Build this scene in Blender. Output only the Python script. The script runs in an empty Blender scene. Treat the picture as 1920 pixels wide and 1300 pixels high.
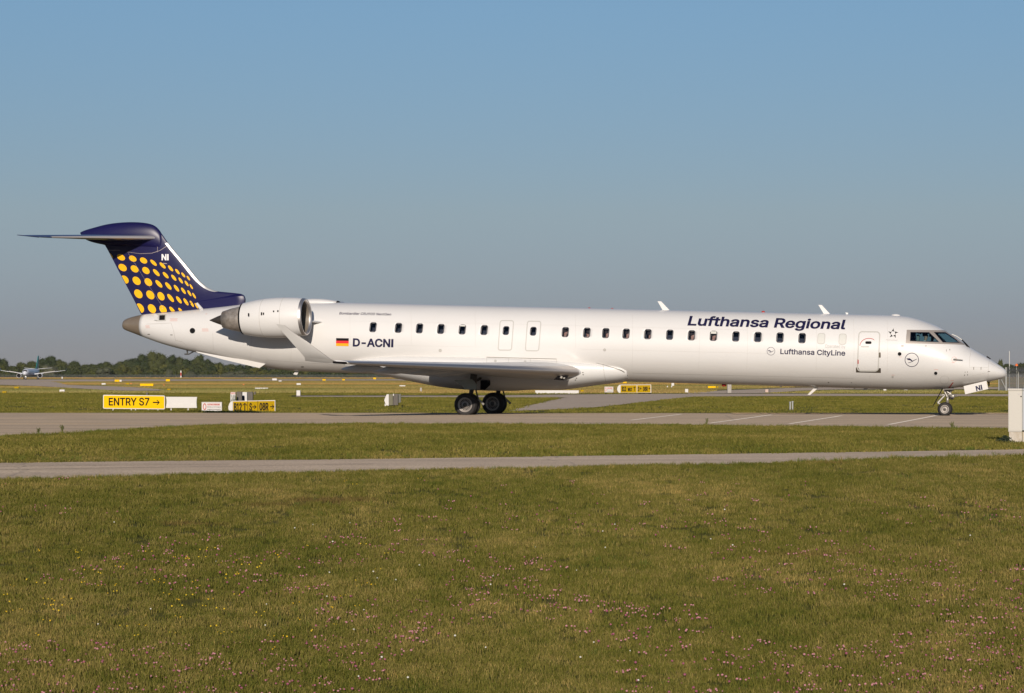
import bpy, bmesh, math, random
import numpy as np
from mathutils import Vector, Matrix
random.seed(7); rng = np.random.default_rng(7)
C = bpy.context.scene.collection
sc = bpy.context.scene
# ---------------------------------------------------------------- camera, sky, sun, exposure
F, YH, H = 4700.0, 706.3, 1.43            # focal length in photo pixels, horizon row, eye height
cam = bpy.data.objects.new('camera', bpy.data.cameras.new('camera')); C.objects.link(cam)
cam.location = (0, 0, H); cam.rotation_euler = (math.pi/2, 0, 0)
cam.data.sensor_width = 36; cam.data.lens = F/1920*36
cam.data.shift_y = (YH-650)/1920; cam.data.clip_start = 0.5; cam.data.clip_end = 30000
sc.camera = cam
SUN_EL, SUN_AZ = math.radians(16.8), math.radians(3)
world = bpy.data.worlds.new('World'); sc.world = world; world.use_nodes = True
wn = world.node_tree; bgn = wn.nodes['Background']
sky = wn.nodes.new('ShaderNodeTexSky'); sky.sky_type = 'NISHITA'; sky.sun_disc = False
sky.sun_elevation = SUN_EL; sky.sun_rotation = math.pi + SUN_AZ
sky.altitude = 400; sky.air_density = 1.0; sky.dust_density = 0.3; sky.ozone_density = 4.0
# haze near the horizon: the clear-sky model is dimmed and greyed towards low elevations, all round the compass
tcw = wn.nodes.new('ShaderNodeTexCoord'); spw = wn.nodes.new('ShaderNodeSeparateXYZ'); wn.links.new(tcw.outputs['Generated'], spw.inputs[0])
hz = wn.nodes.new('ShaderNodeValToRGB'); he = hz.color_ramp.elements
for p_, c_ in ((0.022, (.42, .40, .54)), (0.065, (.60, .52, .54))): he.new(p_).color = (*c_, 1)
he[0].position = 0; he[0].color = (.40, .385, .53, 1); he[-1].position = .145; he[-1].color = (.72, .70, .69, 1)
mxw = wn.nodes.new('ShaderNodeMix'); mxw.data_type = 'RGBA'; mxw.blend_type = 'MULTIPLY'; mxw.inputs[0].default_value = 1
wn.links.new(spw.outputs[2], hz.inputs[0]); wn.links.new(sky.outputs[0], mxw.inputs[6]); wn.links.new(hz.outputs[0], mxw.inputs[7])
wn.links.new(mxw.outputs[2], bgn.inputs[0]); bgn.inputs[1].default_value = 0.10
sun = bpy.data.objects.new('sun', bpy.data.lights.new('sun', 'SUN')); C.objects.link(sun)
sun.data.energy = 4.3; sun.data.angle = math.radians(0.5); sun.data.color = (1.0, 0.885, 0.76)
travel = Vector((math.sin(SUN_AZ)*math.cos(SUN_EL), math.cos(SUN_AZ)*math.cos(SUN_EL), -math.sin(SUN_EL)))
sun.rotation_euler = travel.to_track_quat('-Z', 'Y').to_euler(); sun.location = (0, -50, 60)
sc.view_settings.view_transform = 'Standard'; sc.view_settings.look = 'None'
sc.view_settings.exposure = 0.0; sc.view_settings.gamma = 1.0

# ---------------------------------------------------------------- helpers
def tag(o, label=None, cat=None, group=None, kind=None):
    for k, v in (('label', label), ('category', cat), ('group', group), ('kind', kind)):
        if v: o[k] = v
    return o
def link(name, me, mat=None, parent=None, smooth=False):
    o = bpy.data.objects.new(name, me); C.objects.link(o)
    if mat is not None:
        for m in (mat if isinstance(mat, (list, tuple)) else [mat]): me.materials.append(m)
    if parent is not None: o.parent = parent
    if smooth: me.polygons.foreach_set('use_smooth', [True]*len(me.polygons))
    return o
def mesh(name, verts, faces, mat=None, parent=None, smooth=False):
    me = bpy.data.meshes.new(name); me.from_pydata([tuple(map(float, v)) for v in verts], [], [tuple(map(int, f)) for f in faces]); me.validate()
    bm = bmesh.new(); bm.from_mesh(me); bmesh.ops.recalc_face_normals(bm, faces=bm.faces); bm.to_mesh(me); bm.free()
    return link(name, me, mat, parent, smooth)
def frombm(name, bm, mat=None, parent=None, smooth=False, recalc=True):
    if recalc: bmesh.ops.recalc_face_normals(bm, faces=bm.faces)
    me = bpy.data.meshes.new(name); bm.to_mesh(me); bm.free()
    return link(name, me, mat, parent, smooth)
def empty(name, loc, rz=0):
    o = bpy.data.objects.new(name, None); C.objects.link(o); o.location = loc; o.rotation_euler = (0, 0, rz); o.empty_display_size = .3
    return o
def kids(o): return [c for c in bpy.data.objects if c.parent == o]
def copy_tree(o, parent=None):
    c = o.copy(); C.objects.link(c); c.parent = parent
    for ch in kids(o): copy_tree(ch, c)
    return c
class MB:
    """collects simple solids, links them as one mesh"""
    def __init__(s): s.v = []; s.f = []; s.mi = []
    def add(s, v, f, mi=0):
        n = len(s.v); s.v += [tuple(map(float, p)) for p in v]; s.f += [tuple(i+n for i in q) for q in f]; s.mi += [mi]*len(f); return s
    def box(s, x0, x1, y0, y1, z0, z1, mi=0):
        return s.add([(x, y, z) for x in (x0, x1) for y in (y0, y1) for z in (z0, z1)],
                     [(0, 1, 3, 2), (4, 6, 7, 5), (0, 4, 5, 1), (2, 3, 7, 6), (0, 2, 6, 4), (1, 5, 7, 3)], mi)
    def tube(s, pts, r, n=10, mi=0, cap=True):
        pts = [Vector(p) for p in pts]; rs = r if isinstance(r, (list, tuple)) else [r]*len(pts)
        v = []; f = []
        for i, p in enumerate(pts):
            d = (pts[min(i+1, len(pts)-1)]-pts[max(i-1, 0)]).normalized()
            a = d.orthogonal().normalized() if i == 0 else (pa - d*pa.dot(d)).normalized()
            pa = a; b = d.cross(a)
            for k in range(n):
                t = 2*math.pi*k/n; v.append(p + (a*math.cos(t)+b*math.sin(t))*rs[i])
        for i in range(len(pts)-1):
            for k in range(n): f.append((i*n+k, i*n+(k+1) % n, (i+1)*n+(k+1) % n, (i+1)*n+k))
        if cap: f.append(tuple(range(n))[::-1]); f.append(tuple((len(pts)-1)*n+k for k in range(n)))
        return s.add(v, f, mi)
    def lathe(s, prof, org, axis, n=32, mi=0, close=False):
        """prof: list of (distance along axis, radius)"""
        ax = Vector(axis).normalized(); a = ax.orthogonal().normalized(); b = ax.cross(a); o = Vector(org)
        v = []; f = []
        for d, r in prof:
            for k in range(n):
                t = 2*math.pi*k/n; v.append(o+ax*d+(a*math.cos(t)+b*math.sin(t))*max(r, 1e-4))
        m = len(prof)
        for i in range(m if close else m-1):
            j = (i+1) % m
            for k in range(n): f.append((i*n+k, i*n+(k+1) % n, j*n+(k+1) % n, j*n+k))
        return s.add(v, f, mi)
    def prism(s, poly, thick, mi=0):
        """poly: 3D points of a planar outline, thick: offset vector"""
        n = len(poly); t = Vector(thick); v = [Vector(p) for p in poly]; v += [p+t for p in v[:n]]
        return s.add(v, [tuple(range(n))[::-1], tuple(range(n, 2*n))]+[(k, (k+1) % n, n+(k+1) % n, n+k) for k in range(n)], mi)
    def build(s, name, mat, parent=None, smooth=False):
        o = mesh(name, s.v, s.f, mat, parent, smooth)
        if any(s.mi) and len(s.mi) == len(o.data.polygons): o.data.polygons.foreach_set('material_index', s.mi)
        return o
def autosmooth(o, deg=35):
    me = o.data; bm = bmesh.new(); bm.from_mesh(me)
    for e in bm.edges:
        e.smooth = len(e.link_faces) == 2 and e.calc_face_angle(0) < math.radians(deg)
    for f in bm.faces: f.smooth = True
    bm.to_mesh(me); bm.free(); return o
def bevel(o, w, seg=2):
    m = o.modifiers.new('bevel', 'BEVEL'); m.width = w; m.segments = seg; m.limit_method = 'ANGLE'; return o
def pchip(xs, ys):
    xs = np.array(xs, float); ys = np.array(ys, float); o = np.argsort(xs); xs = xs[o]; ys = ys[o]
    h = np.diff(xs); d = np.diff(ys)/h; m = np.zeros(len(xs))
    for i in range(1, len(xs)-1):
        if d[i-1]*d[i] > 0:
            w1 = 2*h[i]+h[i-1]; w2 = h[i]+2*h[i-1]; m[i] = (w1+w2)/(w1/d[i-1]+w2/d[i])
    m[0] = d[0]; m[-1] = d[-1]
    def f(x):
        x = np.clip(np.asarray(x, float), xs[0], xs[-1]); i = np.clip(np.searchsorted(xs, x)-1, 0, len(xs)-2)
        t = (x-xs[i])/h[i]; t2 = t*t; t3 = t2*t
        return (2*t3-3*t2+1)*ys[i]+(t3-2*t2+t)*h[i]*m[i]+(-2*t3+3*t2)*ys[i+1]+(t3-t2)*h[i]*m[i+1]
    return f

# ---------------------------------------------------------------- materials
def mat(name, col, rough=.6, metal=0, noise=None, spec=.5, coat=0, bump=None, emis=None, dr=0):
    m = bpy.data.materials.new(name); m.use_nodes = True; nt = m.node_tree; p = nt.nodes['Principled BSDF']
    p.inputs['Base Color'].default_value = (*col, 1); p.inputs['Roughness'].default_value = rough; p.inputs['Metallic'].default_value = metal
    p.inputs['Specular IOR Level'].default_value = spec; p.inputs['Coat Weight'].default_value = coat; p.inputs['Diffuse Roughness'].default_value = dr
    if noise:
        sc_, amt = noise[0], noise[1]; col2 = noise[2] if len(noise) > 2 else tuple(c*.7 for c in col)
        tc = nt.nodes.new('ShaderNodeTexCoord'); mp = nt.nodes.new('ShaderNodeMapping'); n = nt.nodes.new('ShaderNodeTexNoise')
        mp.inputs['Scale'].default_value = noise[3] if len(noise) > 3 else (1, 1, 1)
        n.inputs['Scale'].default_value = sc_; n.inputs['Detail'].default_value = 6; n.inputs['Roughness'].default_value = .65
        r = nt.nodes.new('ShaderNodeMapRange'); r.inputs[1].default_value = .38; r.inputs[2].default_value = .72; r.inputs[3].default_value = 0; r.inputs[4].default_value = amt
        mx = nt.nodes.new('ShaderNodeMix'); mx.data_type = 'RGBA'; mx.inputs[6].default_value = (*col, 1); mx.inputs[7].default_value = (*col2, 1)
        nt.links.new(tc.outputs['Object'], mp.inputs[0]); nt.links.new(mp.outputs[0], n.inputs['Vector']); nt.links.new(n.outputs['Fac'], r.inputs[0])
        nt.links.new(r.outputs[0], mx.inputs[0]); nt.links.new(mx.outputs[2], p.inputs['Base Color'])
        if bump:
            b = nt.nodes.new('ShaderNodeBump'); b.inputs['Strength'].default_value = bump; b.inputs['Distance'].default_value = .02
            nt.links.new(n.outputs['Fac'], b.inputs['Height']); nt.links.new(b.outputs[0], p.inputs['Normal'])
    if emis: p.inputs['Emission Color'].default_value = (*col, 1); p.inputs['Emission Strength'].default_value = emis
    return m
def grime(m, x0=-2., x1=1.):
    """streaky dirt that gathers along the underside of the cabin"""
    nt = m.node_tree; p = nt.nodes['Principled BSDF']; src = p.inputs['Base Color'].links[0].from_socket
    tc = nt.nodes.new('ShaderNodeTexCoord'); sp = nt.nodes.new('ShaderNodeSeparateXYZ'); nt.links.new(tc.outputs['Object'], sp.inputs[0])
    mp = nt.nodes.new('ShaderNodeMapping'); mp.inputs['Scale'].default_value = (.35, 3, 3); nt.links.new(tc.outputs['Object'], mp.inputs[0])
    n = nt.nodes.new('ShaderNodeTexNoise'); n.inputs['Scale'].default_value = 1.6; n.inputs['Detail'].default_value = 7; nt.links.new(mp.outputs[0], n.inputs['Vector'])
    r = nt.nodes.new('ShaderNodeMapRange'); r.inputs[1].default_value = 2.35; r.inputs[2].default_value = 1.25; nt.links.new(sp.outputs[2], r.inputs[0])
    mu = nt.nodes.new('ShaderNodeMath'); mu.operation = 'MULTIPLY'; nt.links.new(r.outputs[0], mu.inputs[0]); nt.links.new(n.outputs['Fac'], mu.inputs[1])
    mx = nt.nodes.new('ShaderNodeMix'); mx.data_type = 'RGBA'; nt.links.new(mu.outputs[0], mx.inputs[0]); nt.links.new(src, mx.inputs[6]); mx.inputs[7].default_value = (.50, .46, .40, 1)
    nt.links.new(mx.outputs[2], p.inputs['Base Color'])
def glassy(name, tint, refl=.12, trans=.8):
    m = bpy.data.materials.new(name); m.use_nodes = True; nt = m.node_tree; nt.nodes.clear()
    o = nt.nodes.new('ShaderNodeOutputMaterial'); t = nt.nodes.new('ShaderNodeBsdfTransparent'); g = nt.nodes.new('ShaderNodeBsdfGlossy')
    fr = nt.nodes.new('ShaderNodeFresnel'); fr.inputs[0].default_value = 1.5; mx = nt.nodes.new('ShaderNodeMixShader')
    t.inputs[0].default_value = (*[c*trans for c in tint], 1); g.inputs['Roughness'].default_value = .04; g.inputs[0].default_value = (.9, .95, 1, 1)
    nt.links.new(fr.outputs[0], mx.inputs[0]); nt.links.new(t.outputs[0], mx.inputs[1]); nt.links.new(g.outputs[0], mx.inputs[2]); nt.links.new(mx.outputs[0], o.inputs[0])
    return m
def lin(r, g, b): return tuple(((c/255)/12.92 if c/255 <= .04045 else ((c/255+.055)/1.055)**2.4) for c in (r, g, b))
M = {}
M['white'] = mat('white_aircraft_paint', (.70, .69, .675), .36, noise=(.55, .22, (.62, .605, .58), (1, 1, 2.2)), coat=.25)
M['fairing'] = mat('white_fairing_paint', (.72, .715, .70), .38, noise=(.9, .3, (.58, .56, .53), (.5, 1, 3)), coat=.15)
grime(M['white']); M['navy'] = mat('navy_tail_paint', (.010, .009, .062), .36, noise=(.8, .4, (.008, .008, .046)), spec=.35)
M['decal'] = mat('navy_lettering', (.012, .011, .05), .55, spec=.2)
M['yellowdot'] = mat('yellow_dot_paint', (.88, .465, .008), .45, spec=.3)
M['metal'] = mat('polished_leading_edge_metal', (.58, .55, .53), .42, .9)
M['steel'] = mat('burnt_exhaust_steel', (.46, .41, .36), .45, .5, noise=(4, .9, (.16, .135, .11)))
M['dsteel'] = mat('dark_exhaust_cone_steel', (.13, .11, .095), .5, .8, noise=(5, .6, (.07, .055, .045)))
M['bronze'] = mat('bare_tail_cone_metal', (.36, .29, .22), .42, .55, noise=(3, .6, (.27, .21, .155)))
M['dark'] = mat('dark_recess', (.012, .012, .013), .9, spec=.1)
M['liner'] = mat('cabin_dimness', (.035, .038, .05), .8)  # dark navy puts the shade of the unlit interior into the colour
M['rim'] = mat('window_rim', (.022, .022, .032), .5)
M['shade'] = mat('pale_window_shade', (.60, .60, .56), .5)
M['lgrey'] = mat('light_grey_outline', (.50, .49, .46), .5)
M['taupe'] = mat('cockpit_frame_taupe', (.36, .32, .285), .45, .2)
M['sill'] = mat('brown_scuff_plate', (.12, .10, .075), .5, .5)
M['red'] = mat('red_marking', (.42, .03, .02), .5)
M['pink'] = mat('faded_red_stencil', (.66, .36, .31), .6)
M['gold'] = mat('flag_gold', (.85, .42, .01), .5)
M['black'] = mat('black_marking', (.012, .011, .012), .8, spec=.08)
M['flagred'] = mat('flag_red', (.72, .02, .03), .5)
M['tyre'] = mat('tyre_rubber', (.018, .016, .016), .75, noise=(9, .5, (.04, .035, .03)))
M['hub'] = mat('wheel_hub_paint', (.34, .31, .28), .45, .3)
M['gear'] = mat('landing_gear_metal', (.45, .43, .39), .4, .5, noise=(7, .6, (.2, .18, .15)))
M['dgear'] = mat('oily_gear_metal', (.08, .075, .07), .5, .5)
M['greygreen'] = mat('shaded_gear_door_grey', (.26, .28, .25), .5)  # main gear door tone, with the shadow it hangs in painted in
M['glass'] = glassy('cabin_window_glass', (.85, .9, 1.0), trans=.88)
M['cglass'] = glassy('cockpit_glass', (.62, .85, .9), trans=.75)
M['wingtop'] = mat('wing_grey_paint', (.60, .60, .60), .4, noise=(1.2, .4, (.48, .47, .46), (1, .3, 1)), coat=.15)
M['fan'] = mat('fan_blade', (.05, .05, .055), .35, .8)
M['wlgrey'] = mat('winglet_paint', (.58, .57, .55), .4, noise=(1.5, .4, (.48, .47, .45)))
M['duct'] = mat('intake_duct_paint', (.17, .145, .115), .5)
M['pinkbox'] = mat('pinkish_box_paint', (.52, .38, .32), .6)
M['greydark'] = mat('grey_vent_housing', (.11, .11, .09), .6)
M['ltext'] = mat('light_grey_lettering', (.36, .35, .34), .5)
M['lamp'] = mat('lamp_glass', (.42, .40, .36), .1)
M['line'] = mat('panel_joint_line', (.42, .40, .37), .7)
M['signY'] = mat('yellow_sign_face', (.84, .50, .0), .7, spec=.1)
M['signO'] = mat('ochre_sign_face', (.42, .265, .0), .7, spec=.1, noise=(3, .4, (.38, .24, .002)))
M['signW'] = mat('white_sign_panel', (.60, .58, .56), .5, noise=(2, .3, (.5, .48, .45)))
M['signG'] = mat('grey_sign_panel', (.48, .45, .43), .6)
M['concrete'] = mat('weathered_concrete', (.42, .39, .35), .9, noise=(6, .7, (.24, .21, .18)))
M['cabinet'] = mat('cream_cabinet_paint', (.50, .475, .425), .5, noise=(1.5, .3, (.5, .48, .42)))
M['cabgrey'] = mat('grey_cabinet_paint', (.34, .36, .38), .5)
M['plinth'] = mat('stained_white_plinth', (.56, .52, .46), .9, noise=(5, .9, (.36, .29, .2), (1, 1, .6)))
M['olive'] = mat('olive_housing', (.085, .08, .03), .5, noise=(4, .6, (.12, .10, .05)))
M['postgrey'] = mat('weathered_timber_grey', (.14, .125, .11), .85, noise=(8, .8, (.07, .06, .05), (3, 3, .4)))
M['galv'] = mat('galvanised_steel', (.42, .42, .40), .5, .5)
M['fence'] = mat('dull_fence_wire', (.085, .09, .095), .7)
M['ffence'] = mat('distant_fence_wire', (.05, .06, .05), .8)
M['orange'] = mat('orange_marker', (.75, .16, .03), .6)
M['teal'] = mat('teal_tail_paint', (.012, .20, .20), .4)
M['bluewhite'] = mat('pale_airliner_paint', (.62, .64, .68), .4)
M['skin'] = mat('skin', (.50, .27, .19), .6); M['hair'] = mat('dark_hair', (.03, .02, .015), .7); M['shirt'] = mat('white_shirt', (.75, .74, .72), .8)
M['cloth'] = mat('dark_clothing', (.03, .035, .06), .9); M['seat'] = mat('seat_cover', (.30, .31, .27), .8)
M['yline'] = mat('worn_yellow_line', (.42, .29, .13), .9, spec=.1, dr=1); M['wline'] = mat('worn_white_line', (.50, .45, .39), .9, spec=.1, dr=1, noise=(1.2, .8, (.4, .37, .34)))
M['bark'] = mat('bark', (.07, .055, .04), .95)

# ---------------------------------------------------------------- ground shape
GK = [(0, -1.5), (18, -1.42), (24, -1.15), (32, -.65), (38, -.3), (44, -.1), (52, 0), (97.5, 0), (104, -.14), (112, -.36), (120, -.52), (126, -.47),
      (140, -.27), (170, -.1), (220, 0), (1000, 0), (1200, .2), (1500, .8), (1800, .9), (12000, 2.5)]
GKx = np.array([k[0] for k in GK], float); GKz = np.array([k[1] for k in GK])
def zg(X, Y):
    z = np.interp(Y, GKx, GKz)
    k = np.clip((-9.5-np.asarray(X))/3.0, 0, 1)*np.clip((np.asarray(Y)-108)/5., 0, 1)
    return z*(1-k)+np.maximum(z, np.interp(Y, [108, 113, 118, 121.5, 127, 131, 140, 150], [-.25, -.27, -.28, -.31, -.36, -.39, -.38, -.9]))*k
def gp(x, y, lift=0.0):
    """photo pixel -> the ground point seen there"""
    ys = np.concatenate([np.arange(14, 240, .1), np.geomspace(240, 11000, 4000)])
    zr = H+(YH-y)/F*ys; X = (x-960)/F*ys
    hit = np.nonzero(zr <= zg(X, ys))[0]
    Y = ys[hit[0]] if len(hit) else 11000.
    return Vector((float((x-960)/F*Y), float(Y), float(zg((x-960)/F*Y, Y))+lift))
def at(x, y, Y): return Vector(((x-960)/F*Y, Y, H+(YH-y)/F*Y))

def nodes_noise(nt, vec, scale, detail=4, rough=.6):
    n = nt.nodes.new('ShaderNodeTexNoise'); n.inputs['Scale'].default_value = scale; n.inputs['Detail'].default_value = detail; n.inputs['Roughness'].default_value = rough
    nt.links.new(vec, n.inputs['Vector']); return n.outputs['Fac']
def vmap(nt, vec, s, loc=(0, 0, 0)):
    m = nt.nodes.new('ShaderNodeMapping'); m.inputs['Scale'].default_value = s; m.inputs['Location'].default_value = loc; nt.links.new(vec, m.inputs[0]); return m.outputs[0]
def ramp(nt, fac, stops, interp='LINEAR'):
    r = nt.nodes.new('ShaderNodeValToRGB'); r.color_ramp.interpolation = interp; e = r.color_ramp.elements
    while len(e) < len(stops): e.new(.5)
    for i, (p, c) in enumerate(stops): e[i].position = p; e[i].color = (*c, 1) if len(c) == 3 else c
    nt.links.new(fac, r.inputs[0]); return r.outputs[0]
def mth(nt, op, a, b=None, c=None, clamp=False):
    m = nt.nodes.new('ShaderNodeMath'); m.operation = op; m.use_clamp = clamp
    for i, x in enumerate((a, b, c)):
        if x is None: continue
        if isinstance(x, (int, float)): m.inputs[i].default_value = x
        else: nt.links.new(x, m.inputs[i])
    return m.outputs[0]
def mixc(nt, f, a, b, mode='MIX'):
    m = nt.nodes.new('ShaderNodeMix'); m.data_type = 'RGBA'; m.blend_type = mode
    for i, x in ((0, f), (6, a), (7, b)):
        if isinstance(x, (int, float)): m.inputs[i].default_value = x
        elif isinstance(x, tuple): m.inputs[i].default_value = (*x, 1)
        else: nt.links.new(x, m.inputs[i])
    return m.outputs[2]
GREEN, OLIVE, STRAW, RUST = (.066, .078, .013), (.135, .122, .024), (.35, .245, .09), (.14, .065, .035)
def grass_colour(nt, rnd=None, gain=1.0):
    """turf colour from where it stands in the world: greener and drier patches; used by soil sheet and blades alike"""
    geo = nt.nodes.new('ShaderNodeNewGeometry'); pos = geo.outputs['Position']
    sep = nt.nodes.new('ShaderNodeSeparateXYZ'); nt.links.new(pos, sep.inputs[0]); Y = sep.outputs['Y']
    flat = vmap(nt, pos, (1, .45, 0))
    big = nodes_noise(nt, flat, .33, 4, .6); small = nodes_noise(nt, vmap(nt, pos, (1, .5, 0)), 2.2, 4, .7)
    f = mth(nt, 'ADD', mth(nt, 'ADD', mth(nt, 'MULTIPLY', big, .62), mth(nt, 'MULTIPLY', small, .42)), -.01)
    if rnd is not None:
        fine = nodes_noise(nt, vmap(nt, pos, (1, 1, 0)), 55.0, 2, .6)
        f = mth(nt, 'ADD', f, mth(nt, 'ADD', mth(nt, 'MULTIPLY', mth(nt, 'SUBTRACT', rnd, .5), .20), mth(nt, 'MULTIPLY', mth(nt, 'SUBTRACT', fine, .5), 1.0)))
    near = ramp(nt, f, [(.30, GREEN), (.49, OLIVE), (.62, (.19, .155, .055)), (.77, STRAW)])
    # the mown strip behind the taxiway is greener; hay fields beyond the far taxiway
    gm = ramp(nt, f, [(.30, (.088, .092, .016)), (.55, (.155, .138, .027)), (.75, (.25, .19, .06))])
    mid = mth(nt, 'MULTIPLY', mth(nt, 'GREATER_THAN', Y, 101.0), mth(nt, 'LESS_THAN', Y, 215.0))
    edge = mth(nt, 'MULTIPLY', mth(nt, 'GREATER_THAN', Y, 46.0), mth(nt, 'LESS_THAN', Y, 101.0))
    near = mixc(nt, mth(nt, 'MULTIPLY', edge, .45), near, gm)
    col = mixc(nt, mid, near, gm)
    ly = mth(nt, 'LOGARITHM', Y, math.e)
    wv = nodes_noise(nt, vmap(nt, pos, (.012, .004, 0)), 1.0, 3, .6)
    t = mth(nt, 'ADD', mth(nt, 'DIVIDE', mth(nt, 'SUBTRACT', ly, 5.2), 2.3), mth(nt, 'MULTIPLY', mth(nt, 'SUBTRACT', wv, .5), .09))
    G1, G2, T1, T2 = (.155, .14, .040), (.27, .225, .085), (.44, .26, .10), (.36, .24, .09)
    far = ramp(nt, t, [(0, (.12, .12, .03)), (.035, (.30, .26, .10)), (.09, (.33, .26, .11)), (.15, (.25, .23, .085)), (.19, G1), (.22, G2), (.27, T2), (.32, G2), (.35, G1),
                       (.38, T2), (.46, T1), (.52, G2), (.55, G1), (.60, T2), (.68, G2), (.72, G1), (.76, T2), (.84, G1), (.88, (.5, .3, .13)), (1, (.62, .36, .17))])
    # X-dependent: dry orange strip towards the middle of the airfield
    sepX = sep.outputs['X']
    q_ = mth(nt, 'ADD', mth(nt, 'DIVIDE', sepX, Y), mth(nt, 'MULTIPLY', mth(nt, 'SUBTRACT', wv, .5), .12))
    def sm(v, a, b): m_ = nt.nodes.new('ShaderNodeMapRange'); m_.interpolation_type = 'SMOOTHSTEP'; m_.inputs[1].default_value = a; m_.inputs[2].default_value = b; nt.links.new(v, m_.inputs[0]); return m_.outputs[0]
    dry = mth(nt, 'MULTIPLY', mth(nt, 'MULTIPLY', sm(q_, -.11, -.03), sm(q_, .12, .05)), mth(nt, 'MULTIPLY', sm(Y, 204., 214.), sm(Y, 330., 250.)))
    far = mixc(nt, mth(nt, 'MULTIPLY', dry, .7), far, (.40, .25, .10))
    streak = nodes_noise(nt, vmap(nt, pos, (.10, .5, 0)), 1.0, 5, .7)
    far = mixc(nt, ramp(nt, streak, [(.38, (0, 0, 0)), (.66, (1, 1, 1))]), mixc(nt, .35, far, (.14, .135, .045)), far)
    col = mixc(nt, mth(nt, 'GREATER_THAN', Y, 215.0), col, far)
    # dead reddish patches
    rp = nodes_noise(nt, vmap(nt, pos, (.5, .9, 0), (3, 1, 0)), .5, 3, .6)
    col = mixc(nt, mth(nt, 'MULTIPLY', mth(nt, 'LESS_THAN', Y, 60.), ramp(nt, rp, [(.66, (0, 0, 0)), (.76, (.75, .75, .75))])), col, RUST)
    for (px_, py_, rx_, ry_, k_) in ((618, 941, .75, .45, .5), (520, 950, .5, .25, .35), (1250, 868, 1.6, .35, .7), (1420, 865, 1.2, .3, .6)):
        g_ = gp(px_, py_); dx = mth(nt, 'DIVIDE', mth(nt, 'SUBTRACT', sepX, g_.x), rx_); dy = mth(nt, 'DIVIDE', mth(nt, 'SUBTRACT', Y, g_.y), ry_)
        d_ = mth(nt, 'ADD', mth(nt, 'SQRT', mth(nt, 'ADD', mth(nt, 'MULTIPLY', dx, dx), mth(nt, 'MULTIPLY', dy, dy))), mth(nt, 'MULTIPLY', mth(nt, 'SUBTRACT', small, .5), 2.2))
        col = mixc(nt, mth(nt, 'MULTIPLY', sm(d_, 1.1, .5), k_), col, (.12, .058, .036))
    if gain != 1: col = mixc(nt, 1.0, col, (gain, gain*1.02, gain*.86), 'MULTIPLY')
    return col
def grass_mat(name, rough=.9, inst=False, gain=1.0):
    m = bpy.data.materials.new(name); m.use_nodes = True; nt = m.node_tree; p = nt.nodes['Principled BSDF']; p.inputs['Roughness'].default_value = rough; p.inputs['Specular IOR Level'].default_value = .15
    rnd = nt.nodes.new('ShaderNodeObjectInfo').outputs['Random'] if inst else None
    c = grass_colour(nt, rnd, gain); nt.links.new(c, p.inputs['Base Color'])
    if inst:
        p.inputs['Roughness'].default_value = .75
        tr = nt.nodes.new('ShaderNodeBsdfTranslucent'); nt.links.new(c, tr.inputs[0]); mx = nt.nodes.new('ShaderNodeMixShader'); mx.inputs[0].default_value = .2
        out = nt.nodes['Material Output']; nt.links.new(p.outputs[0], mx.inputs[1]); nt.links.new(tr.outputs[0], mx.inputs[2]); nt.links.new(mx.outputs[0], out.inputs[0])
    else:
        geo = nt.nodes.new('ShaderNodeNewGeometry')
        n = nodes_noise(nt, vmap(nt, geo.outputs['Position'], (1, .35, 1)), 5.0, 8, .8)
        b = nt.nodes.new('ShaderNodeBump'); b.inputs['Strength'].default_value = .5; b.inputs['Distance'].default_value = .08
        nt.links.new(n, b.inputs['Height']); nt.links.new(b.outputs[0], p.inputs['Normal'])
    return m
M['soil'] = grass_mat('turf_ground', gain=.8); M['blade'] = grass_mat('grass_blades', inst=True, gain=1.27); M['lush'] = mat('lush_grass_blades', (.105, .135, .022), .75, spec=.15)
def asphalt(name, col, col2, line=None):
    m = bpy.data.materials.new(name); m.use_nodes = True; nt = m.node_tree; p = nt.nodes['Principled BSDF']; p.inputs['Diffuse Roughness'].default_value = 1.0; p.inputs['Roughness'].default_value = .95; p.inputs['Specular IOR Level'].default_value = .2
    geo = nt.nodes.new('ShaderNodeNewGeometry'); pos = geo.outputs['Position']
    a = nodes_noise(nt, vmap(nt, pos, (.25, .6, 0)), 1.0, 5, .7); g = nodes_noise(nt, vmap(nt, pos, (1, .4, 1)), 22.0, 3, .8)
    c = mixc(nt, ramp(nt, a, [(.35, (0, 0, 0)), (.68, (1, 1, 1))]), col, col2)
    c = mixc(nt, .55, c, mixc(nt, 1.0, c, ramp(nt, g, [(.3, (.55, .55, .55)), (.7, (1.35, 1.35, 1.35))]), 'MULTIPLY'))
    band = nodes_noise(nt, vmap(nt, pos, (.03, 1.1, 0)), 1.0, 5, .65)
    c = mixc(nt, ramp(nt, band, [(.42, (0, 0, 0)), (.70, (.5, .5, .5))]), c, tuple(q*.55 for q in col2))
    # tar-sealed cracks
    v = nt.nodes.new('ShaderNodeTexVoronoi'); v.feature = 'DISTANCE_TO_EDGE'; v.inputs['Scale'].default_value = .13
    wob = nodes_noise(nt, pos, .8, 3); vm = nt.nodes.new('ShaderNodeVectorMath'); vm.operation = 'ADD'; nt.links.new(pos, vm.inputs[0]); nt.links.new(wob, vm.inputs[1]); nt.links.new(vm.outputs[0], v.inputs['Vector'])
    c = mixc(nt, ramp(nt, v.outputs['Distance'], [(.0, (.4, .4, .4)), (.006, (0, 0, 0))]), c, (.09, .08, .075))
    nt.links.new(c, p.inputs['Base Color'])
    b = nt.nodes.new('ShaderNodeBump'); b.inputs['Strength'].default_value = .4; b.inputs['Distance'].default_value = .01; nt.links.new(g, b.inputs['Height']); nt.links.new(b.outputs[0], p.inputs['Normal'])
    return m
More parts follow.
